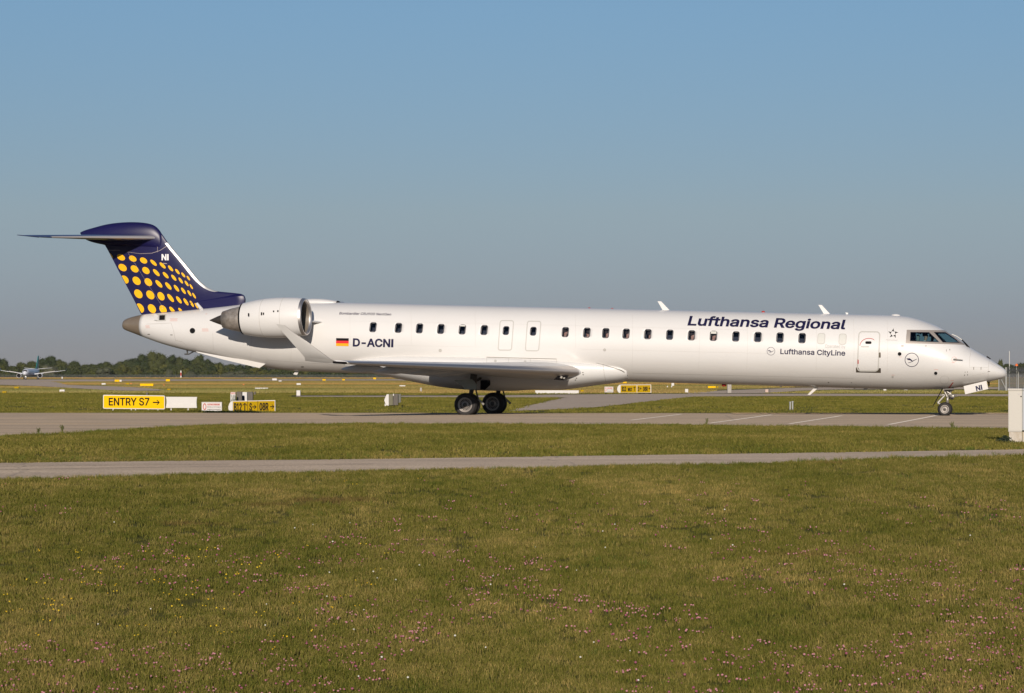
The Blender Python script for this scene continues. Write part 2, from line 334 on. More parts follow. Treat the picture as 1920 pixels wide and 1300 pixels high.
M['taxi'] = asphalt('taxiway_asphalt', (.295, .232, .168), (.215, .175, .135))
M['road'] = asphalt('service_road_asphalt', (.285, .235, .185), (.225, .185, .15))
M['fartaxi'] = asphalt('far_taxiway_asphalt', (.25, .21, .175), (.19, .16, .135))
M['edge'] = mat('pale_concrete_edge', (.50, .37, .24), .95, spec=.1, dr=1, noise=(1.5, .6, (.27, .2, .14)))

# ground sheet
rows = sorted(set(list(np.arange(8, 24, 1.0))+list(GKx[1:])+list(np.arange(24, 60, 1.5))+list(np.arange(60, 100, 4.))+list(np.arange(100, 142, 1.))+list(np.arange(142, 230, 4.))+list(np.geomspace(230, 12000, 60))))
us = np.linspace(-1, 1, 161)
V_ = []; F_ = []
def halfw(Y): return 25+Y*.55 if Y < 400 else 245+(Y-400)*.8
mx = np.concatenate([np.linspace(-15, -9, 40)])
for Y in rows:
    xs = np.sort(np.concatenate([us[:60]*halfw(Y), np.linspace(-15, -8.5, 41), us[100:]*halfw(Y)])) if Y < 400 else us*halfw(Y)
    xs = np.concatenate([np.linspace(-halfw(Y), -14.2, 60), np.linspace(-14, -8.8, 40), np.linspace(-8.5, halfw(Y), 61)]) if Y < 400 else us*halfw(Y)
    for X in xs: V_.append((X, Y, float(zg(X, Y))))
n = 161
for j in range(len(rows)-1):
    for i in range(n-1): F_.append((j*n+i, j*n+i+1, (j+1)*n+i+1, (j+1)*n+i))
ground = tag(mesh('grass_ground', V_, F_, M['soil']), kind='structure')

def strip(name, near, far, m, lift=.004, nx=80, group=None):
    """paved sheet between two outlines traced as (x pixel, y pixel) lists, each laid on the ground"""
    def line(pts):
        P = [gp(*p) for p in pts]; return pchip([p.x/p.y for p in P], [p.y for p in P]), min(p.x/p.y for p in P), max(p.x/p.y for p in P)
    fn, a0, a1 = line(near); ff, b0, b1 = line(far); lo = max(a0, b0); hi = min(a1, b1)
    V = []; Fc = []; cols = []
    for s in np.linspace(lo, hi, nx):
        y0, y1 = float(fn(s)), float(ff(s)); y1 = max(y1, y0+.02)
        cols.append((s, y0, y1))
    ks = [k for k in rows if min(c[1] for c in cols) < k < max(c[2] for c in cols)]
    NY = 14
    for s, y0, y1 in cols:
        kk = [y0]+[min(max(k, y0), y1) for k in ks]+[y1]
        for Y in kk: V.append((s*Y, Y, float(np.interp(Y, GKx, GKz))+lift))
    m_ = len(ks)+2
    for i in range(nx-1):
        for j in range(m_-1):
            q = (i*m_+j, (i+1)*m_+j, (i+1)*m_+j+1, i*m_+j+1)
            if V[q[0]][1] == V[q[3]][1] and V[q[1]][1] == V[q[2]][1]: continue
            Fc.append(q)
    return mesh(name, V, Fc, m)
NEARTAXI = [(-420, 842), (-120, 826), (0, 819.5), (100, 816), (200, 810), (300, 804), (400, 799), (500, 797), (700, 796.5), (1000, 797), (1300, 799.5), (1500, 801.5), (1700, 804), (1900, 807), (2050, 809), (2340, 812)]
def taxifar(x): return (x, YH+F*H/97.5)
tw = strip('taxiway', NEARTAXI, [(x, YH+F*H/97.4) for x in (-420, 500, 1000, 1500, 2340)], M['taxi'], .02)
# the taxiway falls away behind its crown: continue to Y=100.2
V = []; Fc = []
for i, s in enumerate(np.linspace(-.2936, .2936, 60)):
    for Y in (97.4, 97.5, 100.2): V.append((s*Y, Y, float(np.interp(Y, GKx, GKz))+.02))
for i in range(59):
    for j in range(2): Fc.append((i*3+j, (i+1)*3+j, (i+1)*3+j+1, i*3+j+1))
V0 = [v.co[:] for v in tw.data.vertices]; F0 = [tuple(p.vertices) for p in tw.data.polygons]; k0 = len(V0)
bpy.data.objects.remove(tw)
tag(mesh('taxiway', V0+V, F0+[tuple(i+k0 for i in f) for f in Fc], M['taxi']), kind='structure')
ROADN = [(-420, 920), (-100, 907), (0, 901), (250, 895), (560, 888), (960, 880.5), (1200, 875), (1440, 870), (1700, 862), (1920, 855), (2040, 851), (2340, 842)]
ROADF = [(-420, 881), (-100, 872.5), (0, 869.5), (250, 866.5), (560, 863.5), (960, 858.5), (1200, 855), (1440, 851.5), (1700, 847.5), (1920, 844), (2040, 842), (2340, 835)]
tag(strip('service_road', ROADN, ROADF, M['road'], .012), kind='structure')
tag(strip('far_taxiway', [(x, y) for x, y in ((555, 744.4), (900, 745.5), (1060, 745.8), (1300, 744), (1500, 743), (1900, 743.5), (2040, 744))],
      [(555, 742.6), (900, 742.2), (1060, 740.3), (1300, 738.8), (1500, 738.7), (1900, 739.5), (2040, 740)], M['fartaxi'], .01), kind='structure')
tag(strip('taxiway_link', [(955, 771.6), (1000, 770), (1045, 768.3), (1120, 764), (1180, 757.5), (1240, 751), (1300, 745)],
      [(955, 771.4), (975, 765), (1010, 757), (1040, 750), (1065, 746), (1200, 744), (1300, 743.5)], M['fartaxi'], .016), kind='structure')
tag(strip('side_taxiway', [(1290, 738.6), (1360, 738), (1440, 737.5), (1500, 733), (1600, 730.5), (1900, 730)], [(1290, 736.5), (1360, 732.5), (1440, 729.5), (1500, 727.5), (1600, 726.5), (1900, 726.5)], M['fartaxi'], .014), kind='structure')
tag(strip('curved_taxiway', [(-60, 721), (0, 722), (60, 724), (150, 729), (200, 732), (260, 733.2), (312, 732.6)], [(-60, 714.8), (0, 714.8), (105, 716.5), (125, 722), (190, 724), (260, 727.3), (312, 732)], M['fartaxi'], .02), kind='structure')
tag(strip('runway', [(-60, 715), (0, 715), (110, 716.3), (250, 715), (560, 714), (1000, 713.6)], [(-60, 711.8), (0, 711.8), (110, 711.8), (250, 711.6), (560, 711.4), (1000, 711.4)], M['fartaxi'], .03), kind='structure')
# pale broken concrete edge on the far side, painted lines
V = []; Fc = []; mbq = MB()
def gq(P, w, lift, m, name):
    """a painted line between two ground points, w metres wide"""
    a, b = gp(*P[0]), gp(*P[1]); d = (b-a); d.z = 0; d.normalize(); s = Vector((-d.y, d.x, 0))*w/2
    N = 12; V = []; Fc = []
    for i in range(N+1):
        p = a.lerp(b, i/N)
        for q in (p-s, p+s): V.append((q.x, q.y, float(np.interp(q.y, GKx, GKz))+lift))
    for i in range(N): Fc.append((2*i, 2*i+1, 2*i+3, 2*i+2))
    return tag(mesh(name, V, Fc, m), kind='structure')
for seg in (((1182, 789.7), (1278, 778.2)), ((1331, 795.4), (1447.7, 779.2)), ((1479.8, 796.6), (1578, 781.2)), ((1666, 798), (1755.5, 780.8))):
    gq(seg, .13, .026, M['wline'], 'painted_line')
gq(((-60, 796.5), (262, 796)), .12, .026, M['yline'], 'yellow_line')
gq(((-60, 778.0), (560, 777.2)), .12, .026, M['yline'], 'yellow_line')
M['tar'] = mat('tar_joint', (.10, .085, .07), .9, spec=.1, dr=1)
for seg in (((-60, 803.5), (330, 799.5)), ((-60, 785.5), (860, 784.5)), ((980, 785), (1900, 786.5)), ((120, 796.3), (560, 795.2))): gq(seg, .05, .025, M['tar'], 'tar_joint')
for seg in (((-60, 884), (700, 872)), ((0, 876.5), (430, 872))): gq(seg, .03, .018, M['tar'], 'tar_joint')
x = 1372.0
while x < 1905:
    L = random.uniform(10, 34); gq(((x, 777.3), (x+L, 777.3)), 1.5, .045, M['edge'], 'concrete_edging'); x += L+random.choice([1.2, 1.6, 3.5])

# ---------------------------------------------------------------- aircraft frame of reference
PSI, TH = math.radians(13.65), math.radians(1.66)
ux = np.array([math.cos(PSI)*math.cos(TH), -math.sin(PSI)*math.cos(TH), -math.sin(TH)])
rx = np.array([-math.sin(PSI), -math.cos(PSI), 0.]); wx = np.cross(rx, ux)
P0 = np.array([0, F/49.84, 2.704-.07]) + wx*.087
ZC = 2.72
root = bpy.data.objects.new('airliner', None); C.objects.link(root)
Rm = Matrix(((ux[0], -rx[0], wx[0]), (ux[1], -rx[1], wx[1]), (ux[2], -rx[2], wx[2]))).to_4x4()
org = P0-wx*ZC
root.matrix_basis = Matrix.Translation(Vector(org)) @ Rm
tag(root, 'white twin-engine regional jet with navy tail and yellow dots taxiing across the picture', 'airliner')
def L(a, b, c): return (float(a), float(-b), float(c+ZC))      # forward, to starboard, up from the cabin axis
Ocam = np.array([0, 0, H])
def ab(x, y, b=0.):
    d = np.array([(x-960)/F, 1, (YH-y)/F]); t = (b-(Ocam-P0)@rx)/(d@rx); q = Ocam+t*d-P0
    return float(q@ux), float(q@wx)
def PT(x, y, b=0., db=0.): a, c = ab(x, y, b); return L(a, b+db, c)
def proj(a, b, c):
    P = P0+np.multiply.outer(a, ux)+np.multiply.outer(b, rx)+np.multiply.outer(c, wx)
    return 960+F*P[..., 0]/P[..., 1], YH-F*(P[..., 2]-H)/P[..., 1]
# fuselage outline
TOP = [(230, 610), (231.3, 603.5), (236, 599), (245, 595.5), (258, 592), (272, 589.5), (300, 587), (340, 583.5), (380, 579.5), (420, 575.3), (458, 571), (500, 568.6)]
BOT = [(230, 610), (231.3, 616), (236, 619.5), (245, 623), (258, 628), (273, 633.7), (305, 645), (347, 656.5), (370, 661.5), (400, 668), (440, 677.3), (480, 685.5), (516, 691.8), (545, 695.3)]
TOPN = [(1701.5, 594), (1716.5, 597.5), (1739.6, 605), (1759.2, 613), (1770.8, 619.2), (1784.6, 627.5), (1804, 640.7), (1820.4, 652.5), (1849.3, 669.6), (1857.3, 674.5), (1874.7, 685.8), (1882, 691), (1886.3, 696), (1888, 700.8)]
BOTN = [(1764, 729.6), (1784.6, 728.3), (1805, 725.2), (1830, 721), (1852.7, 716.4), (1870, 712.3), (1882.7, 708.1), (1887, 704.3), (1888, 700.8)]
RF = 1.345
tp = [ab(*p) for p in TOP]+[(-6.6, RF), (-5, RF), (0, RF), (10, RF), (14.2, RF)]+[ab(*p) for p in TOPN]
bp = [ab(*p) for p in BOT]+[(-6.9, -RF), (-5, -RF), (0, -RF), (10, -RF), (14.6, -RF)]+[ab(*p) for p in BOTN]
def mono(p):
    p = sorted(p); q = [p[0]]
    for r in p[1:]:
        if r[0] > q[-1][0]+.01: q.append(r)
    return q
tp, bp = mono(tp), mono(bp)
ftop = pchip(*zip(*tp)); fbot = pchip(*zip(*bp))
A0, A1 = max(tp[0][0], bp[0][0]), min(tp[-1][0], bp[-1][0])
WN = [(1690, 1.345), (1740, 1.315), (1770, 1.25), (1800, 1.11), (1820, .97), (1850, .70), (1870, .47), (1880, .31), (1886, .15), (1888, .0)]
wn_ = [(ab(x, 680)[0], w_) for x, w_ in WN]
fw_n = pchip(*zip(*sorted(wn_)))
def fwid(a):
    a = np.asarray(a, float); hh = (ftop(a)-fbot(a))/2
    return np.where(a < -5, np.minimum(hh, RF)*np.where(a < -15, .95, 1.0), np.where(a > wn_[0][0], fw_n(a), RF))
def hull_b(a, c):
    t, b_ = ftop(a), fbot(a); m_ = (t+b_)/2; h = np.maximum((t-b_)/2, 1e-3)
    s = np.clip((c-m_)/h, -1, 1); return fwid(a)*np.sqrt(1-s*s)
_T = np.arange(A0, A1+.005, .005); _tt, _tb, _tw = [list(map(float, f(_T))) for f in (ftop, fbot, fwid)]
def hull_fast(a, c):
    k = (a-A0)/.005; i = int(min(max(k, 0), len(_tt)-2)); fr = min(max(k-i, 0), 1)
    t = _tt[i]+(_tt[i+1]-_tt[i])*fr; b_ = _tb[i]+(_tb[i+1]-_tb[i])*fr; w_ = _tw[i]+(_tw[i+1]-_tw[i])*fr
    h = max((t-b_)/2, 1e-3); s = min(max((c-(t+b_)/2)/h, -1), 1); return w_*math.sqrt(1-s*s)
_u, _r, _w, _P = [tuple(map(float, q)) for q in (ux, rx, wx, P0-np.array([0, 0, H]))]
_dot = lambda p, q: p[0]*q[0]+p[1]*q[1]+p[2]*q[2]
def abf(x, y, b):
    d = ((x-960)/F, 1., (YH-y)/F); t = (b+_dot(_P, _r))/_dot(d, _r); q = (d[0]*t-_P[0], t-_P[1], d[2]*t-_P[2]); return _dot(q, _u), _dot(q, _w)
def hull_px(x, y, off=0.):
    """photo pixel -> point on the starboard skin, lifted off it by off metres"""
    b = 1.2
    for _ in range(20):
        a, c = abf(x, y, b); b = .5*b+.5*hull_fast(a, c)
    e = .01; n_ = np.array([-(hull_fast(a+e, c)-hull_fast(a-e, c))/(2*e), 1, -(hull_fast(a, c+e)-hull_fast(a, c-e))/(2*e)]); n_ /= np.linalg.norm(n_)
    return a+off*n_[0], b+off*n_[1], c+off*n_[2]
def hpx(x, y, off=0.): return L(*hull_px(x, y, off))

# window stations (centre pixel) and hull grid
WIN = [(699.3, 614), (747, 615), (786.5, 616), (826.5, 617), (866.8, 617.8), (907.8, 618.5), (1060, 622), (1100.3, 623.4), (1135.7, 624.2), (1174, 625), (1214.7, 626.3), (1255.8, 627.3),
       (1296.7, 628), (1337.8, 628.8), (1379.8, 630), (1421, 631), (1462.5, 631.9), (1504, 633)]
EXW = [(948.7, 620.8), (999.8, 621.8)]; BLANK = [(1540, 633.8), (1580, 634.5)]
WA = [hull_px(*p)[0] for p in WIN]; EA = [hull_px(*p)[0] for p in EXW]; WC = .415
CP_SIDE = [(1707, 623), (1742, 623.5), (1752.5, 633.5), (1761.5, 642.3), (1706, 640.3)]
CP_FRONT = [(1750.8, 623.2), (1772.5, 623.6), (1787.5, 633.6), (1801, 643.6), (1767.5, 642.6), (1759, 633)]
def inpoly(x, y, P):
    r = False; j = len(P)-1
    for i in range(len(P)):
        if (P[i][1] > y) != (P[j][1] > y) and x < (P[j][0]-P[i][0])*(y-P[i][1])/(P[j][1]-P[i][1])+P[i][0]: r = not r
        j = i
    return r
sa = set(np.round(np.concatenate([np.linspace(A0+.85, 13.6, 190), np.arange(13.6, A1-.5, .035), A1-np.array([.5, .42, .34, .27, .2, .15, .1, .07, .04, .02, .008, .001])]), 4))
for w_ in WA: sa |= {round(w_-.10, 4), round(w_+.10, 4)}
for w_ in EA: sa |= {round(w_-.09, 4), round(w_+.09, 4)}
sa = sorted(sa)
ph = list(np.linspace(-math.pi, math.pi, 145)[:-1]); p1, p2 = math.asin((WC-.155)/RF), math.asin((WC+.155)/RF)
ph = sorted([p for p in ph if abs(p-p1) > .01 and abs(p-p2) > .01]+[p1, p2]); NP = len(ph)
V = []; Fc = []
for a in sa:
    t, b_, w_ = float(ftop(a)), float(fbot(a)), float(fwid(a))
    for p in ph: V.append(L(a, w_*math.cos(p), (t+b_)/2+(t-b_)/2*math.sin(p)))
for i in range(len(sa)-1):
    am = (sa[i]+sa[i+1])/2; hole = any(abs(am-w_) < .1 for w_ in WA) or any(abs(am-w_) < .09 for w_ in EA)
    for j in range(NP):
        k = (j+1) % NP; pm = (ph[j]+ph[k])/2 if k else 0
        if hole and k and p1 < pm < p2: continue
        if am > 13.9 and k and 0 < math.sin(pm):
            w_ = float(fwid(am)); cc = (float(ftop(am))+float(fbot(am)))/2+(float(ftop(am))-float(fbot(am)))/2*math.sin(pm)
            X_, Y_ = proj(am, abs(w_*math.cos(pm)), cc)
            if inpoly(X_, Y_, CP_SIDE) or inpoly(X_, Y_, CP_FRONT): continue
        Fc.append((i*NP+j, i*NP+k, (i+1)*NP+k, (i+1)*NP+j))
Fc.append(tuple((len(sa)-1)*NP+j for j in range(NP)))
me = bpy.data.meshes.new('fuselage'); me.from_pydata(V, [], Fc); me.validate()
bm = bmesh.new(); bm.from_mesh(me); bmesh.ops.recalc_face_normals(bm, faces=bm.faces)
if sum((f.normal.y*f.calc_center_median().y > 0) for f in bm.faces) < len(bm.faces)/2: bmesh.ops.reverse_faces(bm, faces=bm.faces)
bm.to_mesh(me); bm.free()
fus = link('fuselage', me, [M['white'], M['liner']], root, True)
sm = fus.modifiers.new('skin', 'SOLIDIFY'); sm.thickness = .03; sm.offset = -1; sm.material_offset = 1; sm.material_offset_rim = 1
# tail cone
V = []; Fc = []; ts = np.concatenate([A0+np.array([.0, .01, .03, .06, .1, .16, .24, .34, .46, .6, .72]), [sa[0]+.005]])
for a in ts:
    t, b_, w_ = float(ftop(a)), float(fbot(a)), float(fwid(a))
    for k in range(48):
        p = 2*math.pi*k/48; V.append(L(a, w_*math.cos(p)*.998, (t+b_)/2+(t-b_)/2*math.sin(p)*.998))
for i in range(len(ts)-1):
    for k in range(48): Fc.append((i*48+k, i*48+(k+1) % 48, (i+1)*48+(k+1) % 48, (i+1)*48+k))
Fc.append(tuple(range(48)))
cone = mesh('tail_cone', V, Fc, M['bronze'], root, True)
# dark sheet behind the panes, painted for the dimness of the cabin
MB().box(-6.3, 13.4, -.72, -.66, ZC-.5, ZC+1.1).build('cabin_dimness', M['liner'], root)

# --- flat outlines and lettering wrapped onto surfaces
import os
from mathutils.geometry import delaunay_2d_cdt
try: SANS = bpy.data.fonts.load(os.path.join(bpy.utils.system_resource('DATAFILES', path='fonts'), 'Inter.woff2'))
except Exception: SANS = None
def fill(loops, evenodd=False):
    """triangulate closed 2D loops; keep what has a non-zero winding number (or is inside an odd number of loops)"""
    P = []; E = []
    for lp in loops:
        n0 = len(P); P += [Vector((p[0], p[1])) for p in lp]; E += [(n0+k, n0+(k+1) % len(lp)) for k in range(len(lp))]
    v, e, f, *_ = delaunay_2d_cdt(P, E, [], 0, 1e-6)
    A = np.concatenate([np.array([(p[0], p[1]) for p in lp], float) for lp in loops]); B = np.concatenate([np.roll(np.array([(p[0], p[1]) for p in lp], float), -1, 0) for lp in loops])
    ct = np.array([(sum(v[k].x for k in t)/len(t), sum(v[k].y for k in t)/len(t)) for t in f]); x, y = ct[:, :1], ct[:, 1:]
    up = (A[:, 1] <= y) & (B[:, 1] > y); dn = (A[:, 1] > y) & (B[:, 1] <= y); cr = (B[:, 0]-A[:, 0])*(y-A[:, 1])-(x-A[:, 0])*(B[:, 1]-A[:, 1])
    n1 = (up & (cr > 0)).sum(1); n2 = (dn & (cr < 0)).sum(1); keep = ((n1+n2) % 2 == 1) if evenodd else (n1 != n2)
    bm = bmesh.new(); vs = [bm.verts.new((p.x, p.y, 0)) for p in v]
    for t, k in zip(f, keep):
        if k:
            try: bm.faces.new([vs[q] for q in t])
            except ValueError: pass
    bmesh.ops.delete(bm, geom=[q for q in bm.verts if not q.link_faces], context='VERTS')
    return bm
def outline_bm(loops): return fill(loops, True)
def text_bm(s, bold=0.0, hs=1.0):
    """flat letters; a trailing '|' stands for a plain upright bar (a sans-serif capital I)"""
    bar = s.endswith('|'); s = s.rstrip('|')
    cu = bpy.data.curves.new('tmp', 'FONT')
    if SANS: cu.font = SANS
    cu.body = s; cu.size = 1; cu.resolution_u = 3; cu.fill_mode = 'NONE'
    o = bpy.data.objects.new('tmp', cu); C.objects.link(o); dg = bpy.context.evaluated_depsgraph_get()
    me = bpy.data.meshes.new_from_object(o.evaluated_get(dg)); co = [tuple(v.co.xy) for v in me.vertices]; ed = [tuple(e.vertices) for e in me.edges]
    bpy.data.objects.remove(o); bpy.data.meshes.remove(me); bpy.data.curves.remove(cu)
    nxt = {}
    for a, b in ed: nxt.setdefault(a, []).append(b); nxt.setdefault(b, []).append(a)
    seen = set(); loops = []
    for st in range(len(co)):
        if st in seen or st not in nxt: continue
        lp = [st]; seen.add(st); cur = st
        while True:
            c2 = sorted([k for k in nxt[cur] if k not in seen], key=lambda k: (k != cur+1, k))
            if not c2: break
            cur = c2[0]; seen.add(cur); lp.append(cur)
        if len(lp) > 2: loops.append(np.array([co[k] for k in lp]))
    area = lambda A: float((A[:, 0]*np.roll(A[:, 1], -1)-np.roll(A[:, 0], -1)*A[:, 1]).sum())/2
    sg = 1 if sum(area(A) for A in loops) > 0 else -1
    if bar:
        x = max(A[:, 0].max() for A in loops)+.115; R_ = np.array([(x, 0), (x+.085, 0), (x+.085, CAPH), (x, CAPH)]); loops.append(R_ if sg > 0 else R_[::-1])
    if hs != 1: loops = [A*np.array([hs, 1.]) for A in loops]
    if bold:
        out = []
        for A in loops:
            keep = np.linalg.norm(A-np.roll(A, 1, 0), axis=1) > 1e-5; A = A[keep]; d1 = A-np.roll(A, 1, 0); d2 = np.roll(A, -1, 0)-A
            d1 /= np.linalg.norm(d1, axis=1, keepdims=True); d2 /= np.linalg.norm(d2, axis=1, keepdims=True)
            n1 = np.stack([d1[:, 1], -d1[:, 0]], 1)*sg; n2 = np.stack([d2[:, 1], -d2[:, 0]], 1)*sg; m_ = n1+n2; m_ /= np.maximum((m_*n1).sum(1, keepdims=True), .5)
            out.append(A+m_*bold)
        loops = out
    return fill(loops)
_b = text_bm('H'); CAPH = max(v.co.y for v in _b.verts); _b.free()
def cut(bm, axis, step):
    v = [v.co[axis] for v in bm.verts]
    if not v: return
    x = math.floor(min(v)/step)*step+step
    while x < max(v):
        co = [0, 0, 0]; co[axis] = x; no = [0, 0, 0]; no[axis] = 1
        bmesh.ops.bisect_plane(bm, geom=bm.verts[:]+bm.edges[:]+bm.faces[:], plane_co=co, plane_no=no, dist=1e-6); x += step
def wrapped(name, bm, fn, m, parent, stepx=None, stepy=2.0):
    """bm in photo pixels (x, -y); fn places each vertex on its surface"""
    if stepx: cut(bm, 0, stepx)
    if stepy: cut(bm, 1, stepy)
    for v in bm.verts: v.co = fn(v.co.x, -v.co.y)
    ctr = Vector(fn(*fn_probe)) if False else None
    return frombm(name, bm, m, parent, recalc=False)
def text_on(name, s, x0, x1, yb0, yb1, cap, fn, m, parent, shear=0, bold=0.0, stepy=2.0, narrow=False):
    bm = text_bm(s, 0 if narrow else bold); xs = [v.co.x for v in bm.verts]; a, b = min(xs), max(xs)
    if narrow:   # condensed lettering keeps its stroke width
        bm.free(); bm = text_bm(s, bold, (x1-x0)/(cap/CAPH)/(b-a)); xs = [v.co.x for v in bm.verts]; a, b = min(xs), max(xs)
    for v in bm.verts:
        u_ = (v.co.x-a)/(b-a); h = v.co.y/CAPH
        v.co = (x0+u_*(x1-x0)+shear*h*cap, -(yb0+u_*(yb1-yb0))+h*cap, 0)
    return wrapped(name, bm, fn, m, parent, None, stepy)
def shape_on(name, loops, fn, m, parent, stepx=3.0, stepy=2.0):
    return wrapped(name, outline_bm([[(p[0], -p[1]) for p in lp] for lp in loops]), fn, m, parent, stepx, stepy)
def rrect(cx, cy, w_, h, r, slant=0., n=5, tilt=0.):
    P = []
    for (sx, sy, a0) in ((1, 1, 0), (-1, 1, 90), (-1, -1, 180), (1, -1, 270)):
        for k in range(n+1):
            t = math.radians(a0+90*k/n); x_ = sx*(w_/2-r)+r*math.cos(t); y_ = sy*(h/2-r)+r*math.sin(t)
            P.append((cx+x_-slant*y_, cy+y_+tilt*x_))
    return P
H3 = lambda off: (lambda x, y: hpx(x, y, off))
def rr_local(a, c, w_, h, r, n=4):
    P = rr0(a, c, w_, h, r, n); out = []
    for i, p in enumerate(P):
        q = P[(i+1) % len(P)]; out.append(p)
        if abs(q[1]-p[1]) > .06: out += [(p[0]+(q[0]-p[0])*k/5, p[1]+(q[1]-p[1])*k/5) for k in range(1, 5)]
    return out
def rr0(a, c, w_, h, r, n=4):
    return [(a+sx*(w_/2-r)+r*math.cos(math.radians(a0+90*k/n)), c+sy*(h/2-r)+r*math.sin(math.radians(a0+90*k/n))) for (sx, sy, a0) in ((1, 1, 0), (-1, 1, 90), (-1, -1, 180), (1, -1, 270)) for k in range(n+1)]
def side_at(a, c, off): b = hull_fast(a, c); n_ = np.array([0, b, c]); n_ /= np.linalg.norm(n_); return L(a, b+off*n_[1], c+off*n_[2])
def window(ac, w_, h, name='cabin_window', opaque=None, parent=None):
    outer = rr_local(ac, WC, w_+.03, h+.03, .085); inner = rr_local(ac, WC, w_-.025, h-.025, .065)
    n_ = len(outer); V = [side_at(*p, .006) for p in outer]+[side_at(*p, .005) for p in inner]+[side_at(*p, -.02) for p in inner]
    Fc = [(k, (k+1) % n_, n_+(k+1) % n_, n_+k) for k in range(n_)]+[(n_+k, n_+(k+1) % n_, 2*n_+(k+1) % n_, 2*n_+k) for k in range(n_)]
    f = mesh(name, V, Fc, M['rim'] if not opaque else M['lgrey'], parent or root)
    bm = outline_bm([inner]); cut(bm, 1, .04)
    for v in bm.verts: v.co = side_at(v.co.x, v.co.y, -.012 if not opaque else .004)
    frombm('pane' if not opaque else 'window_blank', bm, opaque or M['glass'], f, recalc=False)
    return f
for a in WA: window(a, .235, .345)
for p in BLANK: window(hull_px(*p)[0], .25, .37, opaque=M['shade'])

def ring_on(name, cx, cy, w_, h, r, t, fn, m, parent, slant=.06, tilt=.012, n=5):
    return shape_on(name, [rrect(cx, cy, w_, h, r, slant, n, tilt), rrect(cx, cy, w_-2*t, h-2*t, max(r-t, .3), slant, n, tilt)], fn, m, parent)
# overwing exits
for (x, y), a in zip(EXW, EA):
    hole_ = [proj(a_, hull_b(a_, c_), c_) for a_, c_ in rr_local(a, WC, .205, .29, .06)]
    d = shape_on('overwing_exit', [rrect(x-.2, 629.2 if x < 970 else 630.4, 24.5, 54.5, 4, .075, 5, .012), [(float(q_[0]), float(q_[1])) for q_ in hole_]], H3(.004), M['white'], root)
    ring_on('door_outline', x-.2, 629.2 if x < 970 else 630.4, 27, 57, 5, 1.9, H3(.006), M['lgrey'], d, .075)
    window(a, .215, .30, parent=d)
# forward service door
dcx, dcy = 1628.6, 659.6
d = shape_on('service_door', [rrect(dcx, dcy, 38, 74, 6, .045, 5, .012)], H3(.005), M['white'], root)
ring_on('door_outline', dcx, dcy-.5, 41.5, 75.5, 7.5, 2.4, H3(.008), M['lgrey'], d, .045)
shape_on('door_window', [rrect(1628.3, 642.8, 11.8, 5, 2.4)], H3(.011), M['black'], d)
shape_on('door_handle', [rrect(1621.8, 650.3, 15.5, 2.4, 1.2)], H3(.012), M['lgrey'], d)
arc = [(1611.8+17.5-17.5*math.cos(t)*1.0, 649.3-15*math.sin(t)) for t in np.linspace(.05, 2.2, 20)]
arc2 = [(1611.8+17.5-16.4*math.cos(t)*1.0, 649.3-13.9*math.sin(t)) for t in np.linspace(2.2, .05, 20)]
shape_on('handle_arrow', [arc+[(1640.5, 639.6), (1638, 636.2)][::-1]+arc2], H3(.010), M['red'], d)
shape_on('latch_marking', [rrect(1609, 678.5, 2, 8, .6)], H3(.012), M['red'], d)
shape_on('scuff_plate', [[(1605, 689.2), (1609.5, 689.5), (1611, 693), (1614, 695), (1642, 695.8), (1645.5, 693.8), (1647, 690.4), (1651.6, 690.6), (1651.6, 699.3), (1605, 698.4)]], H3(.007), M['sill'], root)
shape_on('door_stop_plate', [rrect(1649.6, 666, 3.6, 9.6, .8)], H3(.01), M['sill'], root)
# cockpit windows
fr_out = [(1700.3, 618.8), (1735, 619.2), (1771, 619.9), (1790.5, 632.8), (1809, 646.8), (1770, 645.6), (1698.2, 643.8)]
def mirrored(fn):
    return lambda x, y: (lambda p: (p[0], -p[1], p[2]))(fn(x, y))
for fn, off in ((H3(.008), 1), (mirrored(H3(.008)), -1)):
    shape_on('cockpit_frame', [fr_out, CP_SIDE, CP_FRONT], fn, M['taupe'], root, 3.0, 2.0)
for k in (1, -1):
    g = H3(.001) if k > 0 else mirrored(H3(.001)); rim = H3(.011) if k > 0 else mirrored(H3(.011))
    def shrink(P, s): cx = sum(p[0] for p in P)/len(P); cy = sum(p[1] for p in P)/len(P); return [(cx+(p[0]-cx)*(1-s*1.0/abs(p[0]-cx) if abs(p[0]-cx) > 3 else 1), cy+(p[1]-cy)*(1-s/abs(p[1]-cy) if abs(p[1]-cy) > 2 else 1)) for p in P]
    for nm, P in (('side_window', CP_SIDE), ('windshield', CP_FRONT)):
        w0 = shape_on(nm, [P, shrink(P, 1.0)], rim, M['rim'], root, 3., 2.)
        shape_on('pane', [P], g, M['cglass'], w0, 3., 2.)
# cockpit interior
ca = ab(1699, 640, 1.2)[0]
MB().box(ca-.05, ca, -.98, .98, ZC-.4, ZC+.80).build('cockpit_bulkhead', M['liner'], root)
MB().box(ca, ca+1.9, -.9, .9, ZC-.42, ZC-.36).build('cockpit_floor', M['liner'], root)
MB().box(ca+1.25, ca+1.75, -.75, .75, ZC-.36, ZC+.22).build('instrument_panel', M['dark'], root)
